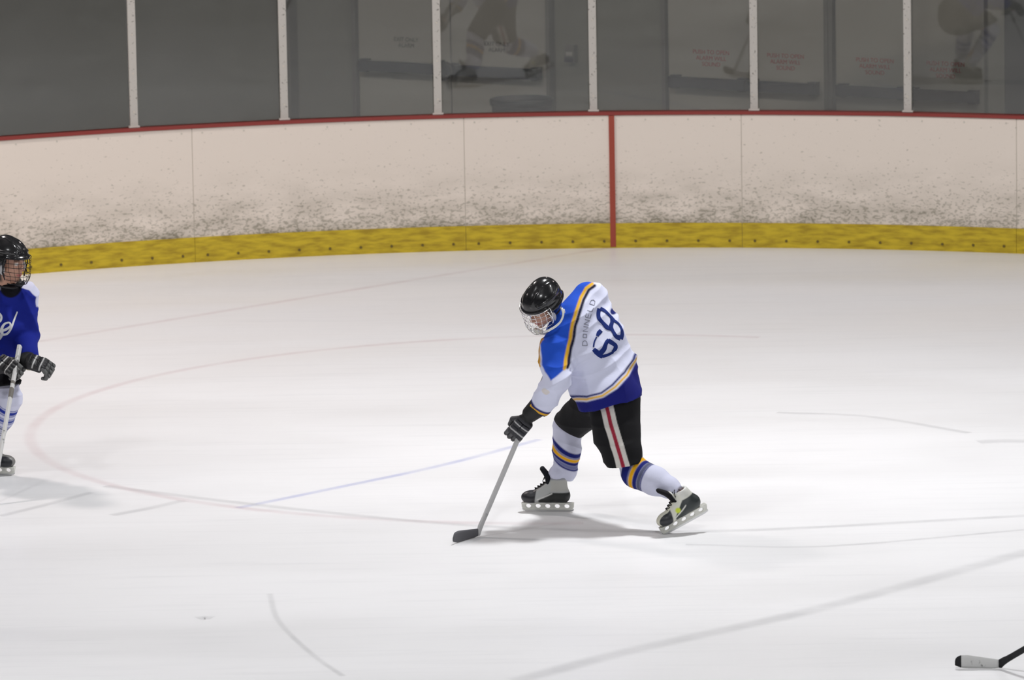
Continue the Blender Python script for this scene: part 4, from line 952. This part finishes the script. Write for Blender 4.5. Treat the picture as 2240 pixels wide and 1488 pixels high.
_r = _n.new('ShaderNodeValToRGB'); _r.color_ramp.elements[0].position = .60; _r.color_ramp.elements[0].color = L4((205, 205, 203)); _r.color_ramp.elements[1].position = .70; _r.color_ramp.elements[1].color = L4((110, 110, 110)); _l.new(_t.outputs['Fac'], _r.inputs[0]); _l.new(_r.outputs[0], _n['Principled BSDF'].inputs['Base Color']); MT['blacktape'] = plain('black_tape', (22, 23, 26), .8)
heel = hitz(1046, 1175); grip = A(1216, 768, .12)
build_stick('hockey_stick', heel, grip, np.linalg.norm(grip-heel)+.03, [-.62, -.78, 0], dict(shaft=MT['shaftw'], throat=MT['shaftw'], blade=MT['blkblade'], tape=MT['whitetape']),
            'pale grey hockey stick swung low by player 68, blade on the ice', .27)

# ------------------------------------------------------------------ player in blue at the left edge
Y1 = 36.2
def B(px, py, dy=0.): return at(px, py, Y1+dy)
base = B(-20, 1050); base[2] = 0
p2 = empty('person', base); tag(p2, 'hockey player in blue jersey with white shoulders, cut by the left edge', 'person', 'hockey players')
K = dict(pelvis=B(-38, 800, .12), waist=B(-22, 750, .08), chest=B(0, 690, .0), neck=B(16, 640, -.06), shL=B(55, 668, -.03), shR=B(-50, 672, .02), elL=B(60, 745, .0), elR=B(-62, 755, -.12),
         wrL=B(70, 785, -.25), wrR=B(-8, 800, -.32), handL=B(88, 806, -.30), handR=B(22, 808, -.32), hipL=B(-15, 810, .06), hipR=B(-62, 810, .12), knL=B(20, 866, -.18), knR=B(-70, 880, -.10),
         anL=B(-14, 985, .02), anR=B(-95, 1010, .0), toeL=B(12, 1018, -.06), toeR=B(-70, 1040, -.1))
HF = nrm([.78, -.58, -.14]); HL0 = nrm(np.cross([0.06, -.05, 1], HF)); HR2 = np.array([HF, HL0, np.cross(HF, HL0)]); H2 = B(21, 572, -.12)
SK2 = {}
fwd = nrm([.96, -.28, 0]); Rs = frame(fwd, np.cross([0, 0, 1], fwd)); SK2['L'] = (hitz(32, 1041)-fwd*.158, Rs)
fwd = nrm([.8, -.6, 0]); Rs = frame(fwd, np.cross([0, 0, 1], fwd)); SK2['R'] = (hitz(-62, 1062)-fwd*.158, Rs)
feet(K, SK2); K['wrL'] = B(66, 795, -.27); K['wrR'] = B(-2, 801, -.33); K['handL'] = B(84, 803, -.30)+np.array([-.040, .0, .010]); K['handR'] = B(20, 806, -.32)+np.array([-.036, .004, .012])
build_body(p2, K, H2, HR2)
build_helmet(p2, H2, HR2, MT['darkwire'], 'blackmat')
JB = (22, 36, 134)
sh2 = K['shL']-K['shR']
j2 = [ec(B(-32, 800, .10), B(-16, 750, .06), (.19, .14), (.19, .15), sh2)+(.03,), ec(B(-16, 750, .06), B(2, 692, .0), (.19, .15), (.21, .15), sh2)+(.03,), ec(B(2, 692, .0), B(12, 652, -.03), (.21, .15), (.12, .10), sh2)+(.04,),
      rc(B(22, 642, -.10), B(22, 636, -.11), .062, .058)+(.02,), rc(B(12, 655, -.03), B(54, 650, -.03), .085, .096)+(.03,), rc(B(8, 655, .0), B(-50, 672, .02), .09, .09)+(.03,), rc(B(54, 662, -.03), B(57, 738, .0), .088, .074)+(.02,), rc(B(57, 738, .0), B(62, 778, -.20), .074, .066)+(.02,),
      rc(B(-50, 672, .02), B(-60, 752, -.12), .09, .075)+(.02,), rc(B(-60, 752, -.12), B(-14, 795, -.30), .072, .062)+(.02,)]
def j2col(V):
    Q = topx(V); sd = poly_sd(Q, [(-120, 560), (120, 560), (120, 668), (83, 672), (80, 650), (62, 634), (36, 628), (14, 640), (-10, 628), (-45, 640), (-120, 650)])/350
    return paint(len(V), JB, [(ss(sd, .003), (205, 206, 226)), (ss(.062-np.linalg.norm((Q-[24, 632])/350, axis=1), .004), (12, 12, 18))])
jo2, JV2, JF2 = tube_cloth('jersey', j2, p2, j2col, v=.006, caps=(below(B(-20, 808), [.05, 0, -1]),), folds=[([.5, .2, -1], .15, .014), ([-.4, .3, -1], .10, .010), ([1, .1, .3], .13, .010)], seed=12)
jo2['label'] = 'royal blue jersey with white shoulders and white script'
BV2 = BVHTree.FromPolygons([Vector(jo2.location)+Vector(root_loc(p2))+v.co for v in jo2.data.vertices], [tuple(p.vertices) for p in jo2.data.polygons])
script = [([(-12, 682), (-2, 686), (3, 693), (1, 702), (-6, 706), (-14, 707)], 5), ([(-8, 726), (4, 724), (15, 720), (23, 713), (20, 706), (10, 709), (4, 719), (4, 731), (-1, 741), (-10, 746)], [6, 6, 6, 5, 4, 5, 7, 7, 6, 5]),
          ([(6, 733), (16, 730), (24, 719), (31, 700), (38, 682)], [5, 5, 4.5, 4, 3])]
sewn(script, 'jersey_script', MT['letterwhite'], jo2, BV2)
pb, _, _ = tube_cloth('pants', [ec(B(-38, 785, .12), B(-38, 815, .10), (.2, .16), (.2, .16), sh2)+(.03,), rc(B(-14, 812, .05), B(8, 846, -.14), .12, .112)+(.03,), rc(B(-62, 812, .12), B(-68, 860, -.05), .13, .115)+(.03,)], p2,
    lambda V: paint(len(V), (18, 18, 22), []), v=.009, caps=(below(B(5, 850, -.12), [.15, -.3, -1]),), folds=[([0, .2, -1], .12, .008)], seed=2)
SB = (34, 52, 150)
def s2bands(o=0): return [(o+.090, .096+o, SB), (o+.103, .128+o, SB), (o+.134, .140+o, SB), (o+.160, .165+o, SB), (o+.170, .187+o, (70, 84, 160)), (o+.193, .198+o, SB), (o+.220, .225+o, SB), (o+.232, .244+o, (96, 100, 130)), (o+.255, .259+o, (90, 92, 110)), (o+.27, .276+o, (96, 98, 112)), (o+.288, .295+o, (100, 100, 112))]
a = B(15, 852, -.14); m_ = B(21, 872, -.17); b = K['topL']*.45+K['anL']*.55
tube_cloth('sock', [rc(a, m_, .080, .078)+(.02,), rc(m_, B(5, 915, -.11), .078, .072)+(.02,), rc(B(5, 915, -.11), B(-22, 965, -.05), .070, .058)+(.02,), rc(B(-22, 965, -.05), b, .056, .036)+(.02,)], p2,
    sockcol(a, b, s2bands(-.045), np.array([-.10, .12, 0])), v=.0045, folds=[([0, 0, 1], .06, .004)], seed=6)
m_ = K['knR']; a = m_+np.array([0, 0, .03]); b = K['topR']*.45+K['anR']*.55
tube_cloth('sock', [rc(a, m_, .082, .080)+(.02,), rc(m_, K['knR']*.4+K['anR']*.6, .080, .068)+(.02,), rc(K['knR']*.4+K['anR']*.6, b, .066, .036)+(.02,)], p2, sockcol(a, b, s2bands(0)), v=.007, seed=7)
c2 = dict(eyestay=(120, 119, 116), main=(40, 40, 42), toe=(30, 31, 36), quarter=(34, 34, 38), ankle=(40, 40, 44), collar=(60, 60, 64), sole=(150, 150, 148), tongue=(190, 188, 182), tonguein=(120, 118, 114), stripe=(150, 148, 142))
build_skate(p2, *SK2['L'], c2, 'lacew')
build_skate(p2, *SK2['R'], c2, 'lacew')
g2 = dict(main=(24, 24, 26), back=(30, 30, 32), pipe=(206, 206, 204), palm=(168, 164, 140), finger=(92, 93, 92))
hA = B(84, 803, -.30); yv = nrm([.86, -.1, -.30]); zv = nrm([.35, -.55, .75]); zv = nrm(zv-yv*(zv@yv)); xv = np.cross(yv, zv); xv = xv if xv[2] > -9 else -xv
build_glove(p2, hA, np.array([-xv if xv[2] < 0 else xv, yv, zv]), B(66, 795, -.27), B(60, 788, -.25), g2, curl=.75, spread=.25)
hB = B(20, 806, -.32); yv = nrm([.75, -.45, -.35]); zv = nrm([.1, -.9, .5]); zv = nrm(zv-yv*(zv@yv)); xv = np.cross(yv, zv)
build_glove(p2, hB, np.array([-xv if xv[2] < 0 else xv, yv, zv]), B(-2, 802, -.33), B(-8, 799, -.33), g2)
MT['ybar'] = plain('pale_yellow_band', (196, 200, 150), .5); MT['gband'] = plain('grey_shaft_print', (110, 106, 100), .5)
top = B(33, 812, -.37); low = B(-18, 1085, -1.0); low[2] = 0.
build_stick('hockey_stick', low, top, np.linalg.norm(top-low)+.16, [-.4, -.9, 0], dict(shaft=MT['whitetape'], throat=MT['whitetape'], blade=MT['blacktape'], tape=MT['whitetape'], band=MT['gband'], bands=[(np.linalg.norm(top-low)-.22, np.linalg.norm(top-low)-.15), (np.linalg.norm(top-low)-.12, np.linalg.norm(top-low)-.10)]),
            'white shafted hockey stick held upright by the player in blue')
# ------------------------------------------------------------------ stick at the lower right corner
heel = hitz(2187, 1464); g1 = at(2240, 1421, 29.85)
build_stick('hockey_stick', heel, g1, 1.35, hitz(2094, 1461)-hitz(2186, 1464), dict(shaft=MT['blacktape'], throat=MT['blacktape'], blade=MT['whitetape'], tape=MT['blacktape'], toe=MT['blacktape'], split=True),
            'black hockey stick with white taped blade in the lower right corner', .230, bh=.071)
